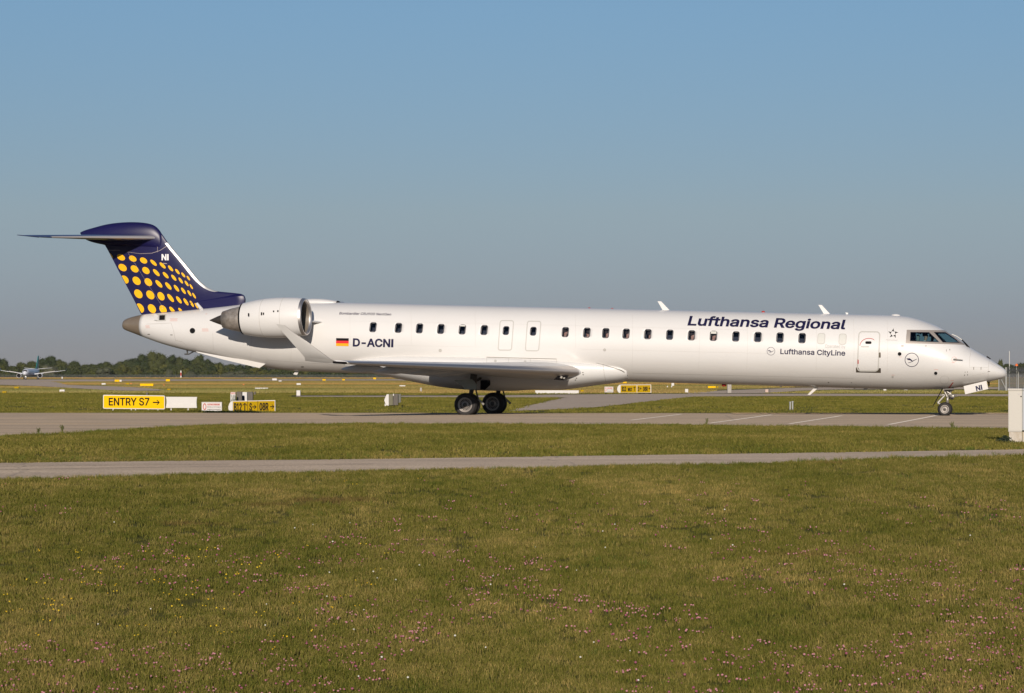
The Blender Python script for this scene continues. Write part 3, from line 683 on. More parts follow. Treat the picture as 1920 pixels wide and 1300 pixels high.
# lettering
text_on('title_lettering', 'Lufthansa Regional', 1289, 1584.5, 610, 617.3, 16.4, H3(.006), M['decal'], root, .27, .025, 1.5)
text_on('registration', 'D-ACN|', 661.5, 737.5, 649.2, 650.7, 13.8, H3(.006), M['decal'], root, .03, .03, 1.5)
text_on('type_lettering', 'Bombardier CRJ900 NextGen', 636, 733, 590.0, 592.0, 4.3, H3(.006), M['decal'], root, .3, .012, 1.5)
text_on('operator_lettering', 'Lufthansa CityLine', 1463, 1584.8, 663.8, 667, 9.3, H3(.006), M['decal'], root, .04, .018, 1.5)
text_on('operated_by_lettering', 'Operated by', 1547, 1585, 652.3, 653.4, 6.2, H3(.006), M['ltext'], root, .03, 0, 1.5)
fl = shape_on('flag', [[(630.3, 634.2), (654, 634.6), (654, 639.4), (630.3, 639)]], H3(.006), M['black'], root)
shape_on('red_band', [[(630.2, 639), (654, 639.4), (653.9, 644.3), (630.1, 643.9)]], H3(.006), M['flagred'], fl)
shape_on('gold_band', [[(630.1, 643.9), (653.9, 644.3), (653.8, 649.4), (630, 649)]], H3(.006), M['gold'], fl)
def circ(cx, cy, r, n=40): return [(cx+r*math.cos(2*math.pi*k/n), cy+r*math.sin(2*math.pi*k/n)) for k in range(n)]
def crane(cx, cy, s, parent, m):
    e = shape_on('crane_emblem', [circ(cx, cy, 13.2*s), circ(cx, cy, 12.1*s)], H3(.006), m, parent)
    q = lambda P: [(cx+x_*s, cy+y_*s) for x_, y_ in P]
    shape_on('crane_body', [q([(-10, -2.7), (-4, -3.0), (-1.2, -1.0), (1.6, 1.7), (6, -.6), (9.6, -2.0), (9.8, -1.4), (5, 1.2), (1.5, 3.3), (-3, 5.2), (-6.8, 5.6), (-6.9, 5.0), (-2.5, 4.1), (.2, 2.6), (-3.2, .8), (-8.2, .0), (-7.6, -.7), (-9.5, -1.4)])], H3(.007), m, e, None, 2.)
crane(1709.6, 675, 1.0, root, M['decal']); crane(1445.6, 658.7, .58, root, M['decal'])
for k in range(5):
    t = math.radians(-90+72*k); c_, s_ = math.cos(t), math.sin(t); q = lambda x_, y_: (1674.6+(x_*c_-y_*s_), 625.6+(x_*s_+y_*c_))
    shape_on('star_emblem', [[q(9.8, 1.2), q(5.6, 1.0), q(3.6, 3.0), q(4.4, -2.6)]], H3(.006), M['black'], root, None, 2)
text_on('alliance_lettering', 'STAR ALLIANCE', 1662, 1683, 638.6, 639.2, 1.8, H3(.006), M['ltext'], root)
# tiny ports, probes, stencils
for (x, y, r) in ((361, 620.4, 5.2), (1754.5, 700, 3.2), (1686.8, 664, 3.6), (1673.8, 706.7, .9), (825.5, 657.4, 1.8), (1133.7, 656.3, 1.6)):
    p = shape_on('round_port', [circ(x, y, r, 20)], H3(.006), M['dark'] if r > 2 else M['lgrey'], root, None, 2)
    shape_on('port_ring', [circ(x, y, r+1.1, 20), circ(x, y, r, 20)], H3(.010), M['white'] if r > 2 else M['line'], p, None, 2)
for (x, y, w_, h) in ((326, 600, 15, 6), (385, 619, 14, 6), (277, 613, 9, 6), (1688, 669.5, 6, 2), (1755, 693.5, 8, 2.4), (1785, 713.2, 8, 1.2), (1787, 680.5, 6, 2.4), (1674, 703.2, 7, 1.4), (387.5, 588.5, 4, 1)):
    for k in range(max(1, int(h/2))):
        shape_on('stencil_marking', [rrect(x+random.uniform(-.6, .6), y-h/2+2*k+1, w_*random.uniform(.8, 1), .7, .2, 0, 1)], H3(.005), M['pink'], root, None, None)
for (x, y, w_, h) in ((1692, 649, 5, 1.5), (1736, 649, 3, 1), (279, 627, 4.5, 1.2), (321.5, 628.2, 4.5, 1.2), (1825.6, 691, 1, 5), (1839.3, 691, 1, 5), (1854, 696.8, 4.2, 1), (1780.8, 656, 1, 3), (1809.5, 698, 1, 2), (1813.8, 697.6, 1, 2), (1808.5, 703.6, 1.4, 2), (1814, 703, 1.4, 2), (1553.5, 717.3, 2.2, 1.4), (1596.5, 717.6, 2.2, .9), (567, 688, 5, 1.4), (1774.5, 657.5, .7, 4)):
    shape_on('skin_fitting', [rrect(x, y, w_, h, .3, 0, 1)], H3(.006), M['sill'], root, None, None)
pr = shape_on('static_port', [circ(1789, 674.2, 5, 20), circ(1789, 674.2, 4.4, 20)], H3(.005), M['pink'], root, None, 2)
MB().tube([hpx(1788, 674.5, .02), hpx(1790, 674.5, .08), hpx(1804, 676.5, .09)], [.03, .025, .012]).build('pitot_probe', M['gear'], root)
# open access hatch on the tail
hb = shape_on('access_hatch', [rrect(302, 596, 19, 13.5, 1.2, .05, 3, -.03)], H3(.004), M['lgrey'], root)
shape_on('hatch_opening', [rrect(304, 596, 10.5, 9, .8, .05, 3, -.03)], H3(.007), M['dark'], hb)
p_ = [hull_px(296.5, 592, .01), hull_px(296.5, 601, .01), hull_px(291.5, 602.2, .07), hull_px(291.5, 591.2, .07)]
MB().prism([L(*q) for q in p_], (-.02, -.01, 0)).build('hatch_flap', M['white'], hb)
# skin joint lines
def seam(pts, w_=.55, off=.003):
    Lp = [(x, y-w_/2) for x, y in pts]+[(x, y+w_/2) for x, y in pts[::-1]]
    return shape_on('skin_joint', [Lp], H3(off), M['line'], root, 12, None)
def seamv(pts, w_=.5):
    Lp = [(x-w_/2, y) for x, y in pts]+[(x+w_/2, y) for x, y in pts[::-1]]
    return shape_on('skin_joint', [Lp], H3(.003), M['line'], root, None, 3)
seam([(1185, 699.6), (1400, 705), (1600, 709.6)], .4); seamv([(1631, 704), (1631, 711)], .3)
seam([(274, 608), (300, 607), (321, 606)]); seamv([(321, 606), (325.5, 620), (328.5, 636), (329.5, 640)]); seam([(330, 638.5), (343, 641.5), (353, 653)], .4)
seamv([(1821, 657), (1818, 673), (1817.5, 688.5)], .4); seam([(1817.5, 688.7), (1852, 689.5)], .35); seamv([(1855, 672.5), (1853, 690), (1852.3, 713)], .5); seam([(1857, 681.5), (1875.5, 692)], .4)
seam([(1823, 704.5), (1852, 699)], .3); ring_on('skin_joint', 1771, 712.5, 17, 15, 7, .35, H3(.004), M['line'], root, 0, 0)
seam([(500, 675), (560, 680), (640, 684)], .35); seamv([(399, 624), (400, 656)], .3)
for x_ in (470, 545, 655, 770, 890, 1078, 1185, 1310, 1400, 1530, 1600, 1663):
    seamv([(x_+1.4*math.sin(k_*.26), 572+(x_-640)*.019+k_*9) for k_ in range(1, 13 if not 640 < x_ < 1180 else 9)], .22)
seam([(640, 602), (1000, 609), (1400, 619)], .16); seam([(640, 646), (900, 651)], .16); seam([(1090, 655), (1440, 663)], .16)
print('fuselage done')
# ---------------------------------------------------------------- fin, dots, tailplane
FIN = [((458, 574), (268, 593)), ((459.5, 563), (263.5, 587)), ((457.5, 555.5), (261.5, 583)), ((452, 551.5), (260, 580)), ((440, 549.7), (258, 576)), ((408, 546.5), (254.5, 569)), ((393, 541.5), (249, 558)),
       ((376, 529), (241, 543)), ((345, 492), (222, 507)), ((317.5, 459), (206, 476)), ((305, 441), (197.5, 461)), ((299, 433), (190, 450))]
def naca(s): s = np.clip(s, 0, 1); return 5*(.2969*np.sqrt(s)-.126*s-.3516*s**2+.2843*s**3-.1015*s**4)
lef = [ab(*p[0]) for p in FIN]; tef = [ab(*p[1]) for p in FIN]
tt = np.linspace(0, 1, len(FIN)); fa = [pchip(tt, [q[i] for q in lef]) for i in (0, 1)]+[pchip(tt, [q[i] for q in tef]) for i in (0, 1)]
def fin_pt(s, t, off=0):
    la, lc, ta, tc_ = [float(f(t)) for f in fa]; a = la+(ta-la)*s; c = lc+(tc_-lc)*s
    th_ = .30-.04*t; ss = min(s*3.2, 1.0) if False else s
    b = th_*float(naca(ss))*.5/.5*.55 + .012
    if t < .35: b = max(b, .14*min(1, (s+.02)*14)**.5*(1-s)**.5*(1 if t < .2 else (.35-t)/.15))
    return a, b+off, c
NS, NT = 40, 66
S = .5-.5*np.cos(np.linspace(0, math.pi, NS)); G = np.array([[fin_pt(s, t) for s in S] for t in np.linspace(0, 1, NT)])
V = []; Fc = []
for sgn in (1, -1):
    for i in range(NT):
        for j in range(NS): V.append(L(G[i, j, 0], sgn*G[i, j, 1], G[i, j, 2]))
o2 = NT*NS
for i in range(NT-1):
    for j in range(NS-1):
        q = (i*NS+j, i*NS+j+1, (i+1)*NS+j+1, (i+1)*NS+j); Fc.append(q); Fc.append(tuple(k+o2 for k in q[::-1]))
    for j in (0, NS-1): Fc.append((i*NS+j, (i+1)*NS+j, (i+1)*NS+j+o2, i*NS+j+o2))
fin = mesh('fin', V, Fc, M['navy'], root, True); autosmooth(fin, 50)
Gf = G.reshape(-1, 3)
def fin_b(a, c):
    d = (Gf[:, 0]-a)**2+(Gf[:, 2]-c)**2; k = np.argpartition(d, 6)[:6]; w_ = 1/(d[k]+1e-6); return float((Gf[k, 1]*w_).sum()/w_.sum())
def fpx(off):
    def f(x, y):
        b = .1
        for _ in range(4): a, c = ab(x, y, b); b = fin_b(a, c)
        return L(a, b+off, c)
    return f
DOTS = [(712, 318, 15, 22), (788, 331, 32, 25), (876, 341, 30, 24), (957, 355, 29, 24), (1032, 372, 26, 24), (1100, 392, 24, 24), (1160, 414, 20, 25), (1211, 438, 17, 23), (1255, 463, 15, 21), (1293, 487, 12, 20),
        (800, 408, 33, 29), (890, 418, 31, 28), (975, 430, 29, 28), (1053, 446, 26, 28), (1123, 465, 23, 27), (1184, 484, 20, 26), (1236, 505, 16, 26), (1280, 527, 14, 24), (1315, 551, 11, 22),
        (815, 498, 32, 32), (905, 507, 32, 33), (993, 517, 30, 31), (1072, 530, 27, 30), (1143, 546, 24, 30), (1204, 563, 20, 29), (1256, 582, 17, 28), (1301, 600, 14, 26), (1336, 619, 12, 25),
        (918, 605, 33, 35), (1008, 613, 32, 35), (1088, 623, 28, 33), (1160, 636, 25, 33), (1222, 650, 21, 31), (1275, 665, 18, 31), (1319, 680, 14, 28), (1354, 694, 12, 25),
        (930, 712, 32, 37), (1020, 716, 32, 35), (1103, 722, 29, 33), (1172, 726, 23, 28), (1235, 730, 18, 22)]
for (x, y, r1, r2) in DOTS:
    tl = math.radians(24 if r1 < 28 else 10); P = []; r1, r2 = (r1*.93, r2*.90) if r1 < 24 else (r1*.95, r2*.95)
    for k in range(28):
        t = 2*math.pi*k/28; u_, v_ = r1*math.cos(t), r2*math.sin(t); P.append((x+u_*math.cos(tl)+v_*math.sin(tl), y+v_*math.cos(tl)-u_*math.sin(tl)*(-1)))
    bm = outline_bm([[(px_/4+30, -(py_/4+400)) for px_, py_ in P]])
    for (p0, p1_) in (((198.8, 462), (265.8, 588)), ((266, 589.3), (380, 579.3))):
        n_ = (-(p1_[1]-p0[1]), -(p1_[0]-p0[0])) if p0[0] < 210 else ((p1_[1]-p0[1]), (p1_[0]-p0[0]))
        # keep the side inside the fin
        dx, dy = p1_[0]-p0[0], -(p1_[1]-p0[1]); nx_, ny_ = dy, -dx
        bmesh.ops.bisect_plane(bm, geom=bm.verts[:]+bm.edges[:]+bm.faces[:], plane_co=(p0[0], -p0[1], 0), plane_no=((-nx_, -ny_, 0) if p0[0] < 0 else (nx_, ny_, 0)), clear_outer=True, dist=1e-6)
    if len(bm.faces): wrapped('yellow_dot', bm, fpx(.006), M['yellowdot'], fin, 3, 3)
text_on('fin_lettering', 'N|', 303, 316.3, 487.8, 487.8, 10.5, fpx(.006), mat('white_lettering', (.8, .8, .8), .5), fin, 0, .03, 4)
def fl_(pts, w_=.5, m=None): return shape_on('panel_joint', [[(x-w_/2, y-w_/2) for x, y in pts]+[(x+w_/2, y+w_/2) for x, y in pts[::-1]]], fpx(.007), m or mat('fin_joint_line', (.45, .38, .36), .6) if 'fin_joint_line' not in bpy.data.materials else bpy.data.materials['fin_joint_line'], fin, 6, 6)
fl_([(238.5, 472), (306, 577.5)], .8); fl_([(238, 472.5), (262, 476), (285, 475), (300, 470), (313, 461.5)], .5); fl_([(295.5, 430), (295.5, 473)], .5); fl_([(306, 577.8), (300, 582)], .5)
fl_([(203, 469.4), (225, 469.4)], .5); fl_([(306, 494), (313, 494.6)], 1.2)
# bright strip along the fin's leading edge
V = []; Fc = []; TT = np.linspace(.445, .83, 30); SS = [0, .004, .012, .03, .048]
for t in TT:
    P = [fin_pt(s, t) for s in SS]; row = [(a+.008, b+.004, c+.004) for a, b, c in P]
    for (a, b, c) in [(a, -b, c) for a, b, c in row[::-1]]+row: V.append(L(a, b, c))
k = 2*len(SS)
for i in range(len(TT)-1):
    for j in range(k-1): Fc.append((i*k+j, i*k+j+1, (i+1)*k+j+1, (i+1)*k+j))
mesh('leading_edge_strip', V, Fc, mat('pale_leading_edge', (.72, .70, .67), .25, .6), fin, True)
MB().tube([PT(369.5, 569.5, .14), PT(378, 580.5, .3)], [.05, .07]).build('antenna_blade', M['white'], root)
# fairing on top of the fin
BT = [(150, 436.3), (158, 432.5), (168, 429.2), (180, 426), (210, 419.3), (247, 416.2), (275, 417), (288, 421), (297.5, 430), (305, 441), (310, 449), (314, 455)]
BB = [(150, 437.3), (157, 448), (168, 453), (180, 456.5), (197, 461), (230, 463), (260, 463), (288, 466), (297.5, 468), (305, 467), (310, 465), (314, 460)]
V = []; Fc = []; n_ = 28
W_ = [.02, .10, .17, .23, .30, .31, .25, .18, .13, .10, .07, .03]
BT, BB, W_ = BT[:-2], BB[:-2], W_[:-2]
for (tpx, bpx, w_) in zip(BT, BB, W_):
    a0, c0 = ab(*tpx); a1, c1 = ab(*bpx); a0 = (a0+a1)/2
    for k in range(n_):
        t = 2*math.pi*k/n_; V.append(L(a0, w_*np.sign(math.cos(t))*abs(math.cos(t))**.85, (c0+c1)/2+(c0-c1)/2*math.sin(t)))
for i in range(len(BT)-1):
    for k in range(n_): Fc.append((i*n_+k, i*n_+(k+1) % n_, (i+1)*n_+(k+1) % n_, (i+1)*n_+k))
Fc += [tuple(range(n_)), tuple((len(BT)-1)*n_+k for k in range(n_))]
bul = mesh('fin_top_fairing', V, Fc, M['navy'], root, True); s_ = bul.modifiers.new('s', 'SUBSURF'); s_.levels = 1; s_.render_levels = 2

def foil(name, secs, m, parent=root, n=22, mirror=False, smooth=True):
    """loft of airfoil sections: (LE point, TE point, thickness in m, thickness direction) in (a, b, c)"""
    V = []; Fc = []; prof = [(.5-.5*math.cos(math.pi*k/n)) for k in range(n+1)]
    ring = [(s, 1) for s in prof]+[(s, -1) for s in prof[::-1][1:-1]]; R = len(ring)
    for (le, te, th_, up) in secs:
        le, te, up = np.array(le, float), np.array(te, float), np.array(up, float); up /= np.linalg.norm(up)
        for s, sg in ring:
            p = le+(te-le)*s+up*sg*th_*float(naca(s))*(1 if sg > 0 else .8)
            V.append(L(p[0], -p[1] if mirror else p[1], p[2]))
    for i in range(len(secs)-1):
        for k in range(R): Fc.append((i*R+k, i*R+(k+1) % R, (i+1)*R+(k+1) % R, (i+1)*R+k))
    Fc += [tuple(range(R)), tuple((len(secs)-1)*R+k for k in range(R))]
    o = mesh(name, V, Fc, m, parent, smooth); autosmooth(o, 50); return o
def le_skin(name, secs, s1, m, parent, mirror=False, off=.004):
    """thin metal skin wrapped round the leading edge of the same loft"""
    V = []; Fc = []; prof = list(np.linspace(0, 1, 7)**2*s1); ring = [(s, 1) for s in prof[::-1]]+[(s, -1) for s in prof[1:]]; R = len(ring)
    for (le, te, th_, up) in secs:
        le, te, up = np.array(le, float), np.array(te, float), np.array(up, float); up /= np.linalg.norm(up); fwd = (le-te)/np.linalg.norm(le-te)
        for s, sg in ring:
            p = le+(te-le)*s+up*sg*(th_*float(naca(s))*(1 if sg > 0 else .8)+off)+fwd*off*(1-s/s1)
            V.append(L(p[0], -p[1] if mirror else p[1], p[2]))
    for i in range(len(secs)-1):
        for k in range(R-1): Fc.append((i*R+k, i*R+k+1, (i+1)*R+k+1, (i+1)*R+k))
    return mesh(name, V, Fc, m, parent, True)
M['metal2'] = mat('satin_leading_edge_metal', (.62, .58, .56), .42, .5)
M['stabtop'] = mat('blue_tailplane_paint', (.03, .05, .13), .3, coat=.3)
for mir in (False, True):
    sl, st = ab(292.5, 446, .2), ab(157, 447.5, .2); tl_, tt_ = ab(96, 444.8, 4.2), ab(37, 441, 4.27)
    secs = [((sl[0], .05, sl[1]), (st[0], .05, st[1]), .30, (0, 0, 1)), ((sl[0]*.5+tl_[0]*.5, 2.15, (sl[1]+tl_[1])/2), ((st[0]+tt_[0])/2, 2.15, (st[1]+tt_[1])/2), .2, (0, 0, 1)),
            ((tl_[0], 4.15, tl_[1]), (tt_[0], 4.2, tt_[1]), .10, (0, 0, 1)), ((tl_[0]-.25, 4.27, tl_[1]), (tt_[0], 4.27, tt_[1]), .03, (0, 0, 1))]
    st_ = foil('tailplane', secs, [M['stabtop']], mirror=mir)
    le_skin('leading_edge_skin', secs[:3], .05, M['metal2'], st_, mir)
    MB().tube([L(tl_[0]-.5, (-1 if mir else 1)*4.2, tl_[1]), L(tt_[0]-.1, (-1 if mir else 1)*4.27, tt_[1])], [.03, .012]).build('tip_cap', M['navy'], st_)

# ---------------------------------------------------------------- wings
def wle(b): a0, c0 = ab(1068, 697.5, 1.9); a1, c1 = ab(648, 680.3, 11.6); t = (b-1.9)/9.7; return a0+(a1-a0)*t, c0+(c1-c0)*t
def wsec(b, chord, th_, tw=0): a, c = wle(b); return ((a, b, c), (a-chord, b, c+tw), th_, (0, 0, 1))
for mir in (False, True):
    sg = -1 if mir else 1
    r0 = wsec(.9, 5.9, .74, -.05); secs = [r0, wsec(1.45, 5.6, .70, -.045), wsec(1.9, 5.35, .66, -.04), wsec(3.0, 4.6, .54, 0), wsec(4.4, 3.75, .42, .03), wsec(8.0, 2.4, .26, .04), wsec(11.5, 1.3, .13, .03)]
    wing = foil('wing', secs, M['wingtop'], mirror=mir)
    le_skin('slat', [secs[1], *secs[2:]], .055, M['metal'], wing, mir, .006)
    WL = [((640, 681.5), (572.5, 677), 11.5, .12), ((622, 674.5), (571, 670), 11.72, .10), ((600, 658.5), (562, 659.3), 11.9, .085), ((576, 641), (550, 646), 12.06, .07), ((552, 625), (536.5, 630.5), 12.22, .055), ((533.5, 610), (517.5, 608), 12.4, .03)]
    ws = []
    for le, te, b, th_ in WL:
        a0, c0 = ab(*le, b); a1, c1 = ab(*te, b); ws.append(((a0, b, c0), (a1, b, c1), th_*.7, (0, .95, .3) if b > 11.6 else (0, .5, .85)))
    wl = foil('winglet', ws, M['wlgrey'], mirror=mir)
    le_skin('winglet_edge', ws[1:], .05, M['metal'], wl, mir)
    # tip light
    a0, c0 = ab(648, 681, 11.5); MB().tube([L(a0+.12, sg*11.35, c0+.0), L(a0-.02, sg*11.55, c0), L(a0-.4, sg*11.66, c0+.02)], [.025, .045, .03]).build('tip_light_housing', M['black'], wing)
    MB().tube([L(a0+.10, sg*11.43, c0), L(a0+.04, sg*11.50, c0)], .03).build('tip_light', M['lamp'], wing)
    for b, ln in ((2.95, 2.0), (5.0, 1.9), (7.1, 1.6), (9.2, 1.3)):
        a, c = wle(b); chord = np.interp(b, [.9, 1.9, 3, 4.4, 8, 11.5], [5.9, 5.35, 4.6, 3.75, 2.4, 1.3]); te_ = a-chord
        o = MB().lathe([(-.55*ln, .012), (-.45*ln, .06), (-.2*ln, .12), (0, .15), (.3*ln, .12), (.5*ln, .06), (.62*ln, .01)], L(te_+.35*ln, sg*b, c-.16-.02*(b < 4)), (1, 0, .06), 16).build('flap_track_fairing', M['fairing'], wing, True)
        o.data.transform(Matrix.Identity(4))
    # root fillet nose with landing light
    a0, c0 = wle(1.9)
    if not mir:
        V = [PT(1038, 712.3, 2.15), PT(1047, 703.6, 2.1), PT(1066.5, 704.3, 1.78), PT(1063, 709.5, 1.80), PT(1056, 713.5, 1.85)]
        ll = mesh('landing_light_bay', V, [tuple(range(5))], M['black'], wing)
        MB().lathe([(0, .001), (.01, .045), (-.06, .04)], PT(1053.5, 708, 2.0), (1, -.6, -.1), 14).build('landing_light', M['lamp'], ll, True)
        MB().lathe([(0, .001), (.01, .03), (-.06, .03)], PT(1058.5, 709.5, 1.9), (1, -.6, -.1), 14).build('landing_light', M['lamp'], ll, True)
# belly fairing
FB = [(-6.25, -1.22, .55, .95), (-5.6, -1.30, .42, 1.17), (-5.0, -1.40, .30, 1.30), (-4.0, -1.56, .22, 1.43), (-2.4, -1.79, .20, 1.53), (-1.2, -1.85, .20, 1.56), (0, -1.83, .20, 1.56), (.9, -1.76, .22, 1.56), (1.8, -1.74, .24, 1.50), (2.7, -1.62, .27, 1.40),
      (3.4, -1.50, .31, 1.28), (4.0, -1.42, .36, 1.16), (4.35, -1.36, .41, 1.07), (4.62, -1.28, .50, .95)]
fbx = [f[0] for f in FB]; fns = [pchip(fbx, [f[i] for f in FB]) for i in (1, 2, 3)]
V = []; Fc = []; st = np.linspace(-6.25, 4.6, 70); n_ = 48
def fair_ring(a):
    bt, up, w_ = [float(f(a)) for f in fns]; c0 = -.88; out = []
    for k in range(n_):
        t = 2*math.pi*k/n_; cx, sx_ = math.cos(t), math.sin(t); ex = .78
        out.append((a, w_*np.sign(cx)*abs(cx)**ex, c0+(np.sign(sx_)*abs(sx_)**ex)*((.55-up) if sx_ > 0 else (c0-bt))))
    return out
for a in st:
    for p in fair_ring(a): V.append(L(*p))
for i in range(len(st)-1):
    for k in range(n_): Fc.append((i*n_+k, i*n_+(k+1) % n_, (i+1)*n_+(k+1) % n_, (i+1)*n_+k))
Fc += [tuple(range(n_)), tuple((len(st)-1)*n_+k for k in range(n_))]
bf = mesh('belly_fairing', V, Fc, M['fairing'], root, True); autosmooth(bf, 50)
# access panels above the wing root
def fair_b(a, c):
    bt, up, w_ = [float(f(a)) for f in fns]; h = (.55-up) if c > -.88 else (-.88-bt); q = min(abs(c+.88)/h, 1)**(1/.78)
    return w_*max(1-q*q, 0)**.39 if -6.2 < a < 4.55 else 0
def body_px(off):
    def f(x, y):
        b = 1.4
        for _ in range(20): a, c = abf(x, y, b); b = .5*b+.5*max(hull_fast(a, c), fair_b(a, c))
        return L(a, b+off, c+off*.2)
    return f
for x in (912.7, 953.5, 994.5, 1043.5):
    shape_on('panel_edge', [[(x-.35, 670.2+(x-912)*.025), (x+.35, 670.2+(x-912)*.025), (x+.35, 688), (x-.35, 688)]], body_px(.006), M['lgrey'], root, None, 2)
shape_on('panel_edge', [[(912.5, 669.8), (1043.5, 673.1), (1043.5, 673.9), (912.5, 670.6)]], body_px(.006), M['sill'], root, 3, None)
shape_on('fairing_joint', [[(1118, 681.2), (1132, 684.6), (1150, 690.2), (1164, 695.4), (1172, 700), (1176, 705), (1177, 710), (1176, 715), (1177.2, 715), (1178.3, 709.5), (1177, 704), (1173, 699), (1165, 694.2), (1150, 689.4), (1132, 684.1), (1118, 680.8)]], body_px(.008), M['sill'], root, 3, 2)
shape_on('fairing_joint', [[(1130.6, 685), (1131.3, 685), (1133, 700), (1136.5, 717), (1135.8, 717), (1132.4, 700)]], body_px(.006), M['line'], root, None, 2)
for (x, y) in ((929, 677), (984.6, 678.6)):
    shape_on('filler_cap', [circ(x, y, 2.5, 16)], body_px(.010), M['lgrey'], root, None, 2)
for x, y in ((1093, 699), (1093.5, 703), (1081, 709.5), (1079, 713)):
    shape_on('skin_fitting', [rrect(x, y, 2.2, 1.6, .3, 0, 1)], body_px(.01), M['sill'], root, None, None)
# belly blister, ventral strakes, antennas
MB().prism([PT(x, y, .3) for x, y in ((1030, 722), (1034, 728.3), (1053, 729.2), (1060, 726), (1064, 722))], (0, .6, 0)).build('belly_blister', M['fairing'], root)
for sg in (1, -1):
    P = [(368, 659), (372, 661.5), (420, 674.5), (487.5, 690.3), (502.3, 680.3), (440, 672), (400, 665)]
    b = .55; V = [ab(x, y, b) for x, y in P]; top_ = [V[i] for i in (0, 6, 5, 4)]
    MB().prism([L(a, sg*(.62+(0 if i in (1, 2, 3) else .0)), c) for i, (a, c) in enumerate(V)], (0, sg*.05, 0)).build('ventral_strake', M['white'], root)
for P, b, m_ in ((((1233, 565), (1240, 565.5), (1256, 582.5), (1243, 582.5)), 0, 'white'), (((1534.5, 571.8), (1541, 572.3), (1556.5, 589), (1545, 589.5)), 0, 'white'), (((1535, 727), (1527, 727), (1514, 740.5), (1519, 741)), 0, 'white'),
                 (((502, 688), (517, 688), (515, 693), (500, 692)), 0, 'white'), (((556, 694), (562, 694), (557, 703.5), (550, 702)), 0, 'white'), (((1628, 726), (1621, 726), (1618.5, 731.5), (1625, 732)), 0, 'white'), (((1601, 726), (1605, 726), (1603.5, 729.6), (1600.7, 729.3)), 0, 'white'),
                 (((1585, 586), (1591, 587), (1589, 590), (1587, 590)), 0, 'white'), (((1463, 722), (1466.5, 722), (1465.5, 726), (1462, 725.5)), 0, 'white')):
    o = MB().prism([PT(x, y, b, .02) for x, y in P], tuple(Vector(L(0, -.04, 0))-Vector(L(0, 0, 0)))).build('antenna_blade', M[m_], root)
for (x, y, rx_, rz_, m_, nm) in ((1431, 585.6, .07, .05, 'red', 'beacon'), (1357.5, 722.3, .09, .06, 'red', 'beacon'), (1679.5, 591.5, .17, .05, 'white', 'antenna_dome'), (1105, 577.6, .04, .02, 'red', 'roof_light'), (1148, 578.8, .04, .02, 'red', 'roof_light')):
    MB().lathe([(rz_*math.sin(t), rx_*math.cos(t)) for t in np.linspace(-1.5, 1.57, 9)], PT(x, y, 0), (0, 0, 1), 16).build(nm, M[m_], root, True)
# dorsal air intake hump
V = []; Fc = []; n_ = 20; hs = [(540, 0), (560, 2.5), (575, 4.6), (590, 5.6), (605, 5.4), (618, 4.3), (627, 2.9), (632, 2.0)]
for x, h in hs:
    a, _ = ab(x, 568); rr = .05+h/49.
    for k in range(n_): t = 2*math.pi*k/n_; V.append(L(a, (.16+rr)*math.cos(t), RF-.03+(rr if math.sin(t) > 0 else .1)*math.sin(t)))
for i in range(len(hs)-1):
    for k in range(n_): Fc.append((i*n_+k, i*n_+(k+1) % n_, (i+1)*n_+(k+1) % n_, (i+1)*n_+k))
Fc += [tuple((len(hs)-1)*n_+k for k in range(n_))]
hump = mesh('dorsal_intake_fairing', V, Fc, M['white'], root, True)
MB().prism([PT(x, y, .12) for x, y in ((629, 568.3), (632, 564.2), (637.5, 568.6))], (0, .24, 0)).build('intake_mouth', M['black'], hump)
# tail drain mast
MB().tube([PT(351, 657, .0), PT(351.5, 664.5, .0)], .03).tube([PT(346, 664.3, 0), PT(354, 664.5, 0)], .025).tube([PT(354, 664.5, 0), PT(363, 659.5, 0)], .022).build('tail_skid', M['dgear'], root)

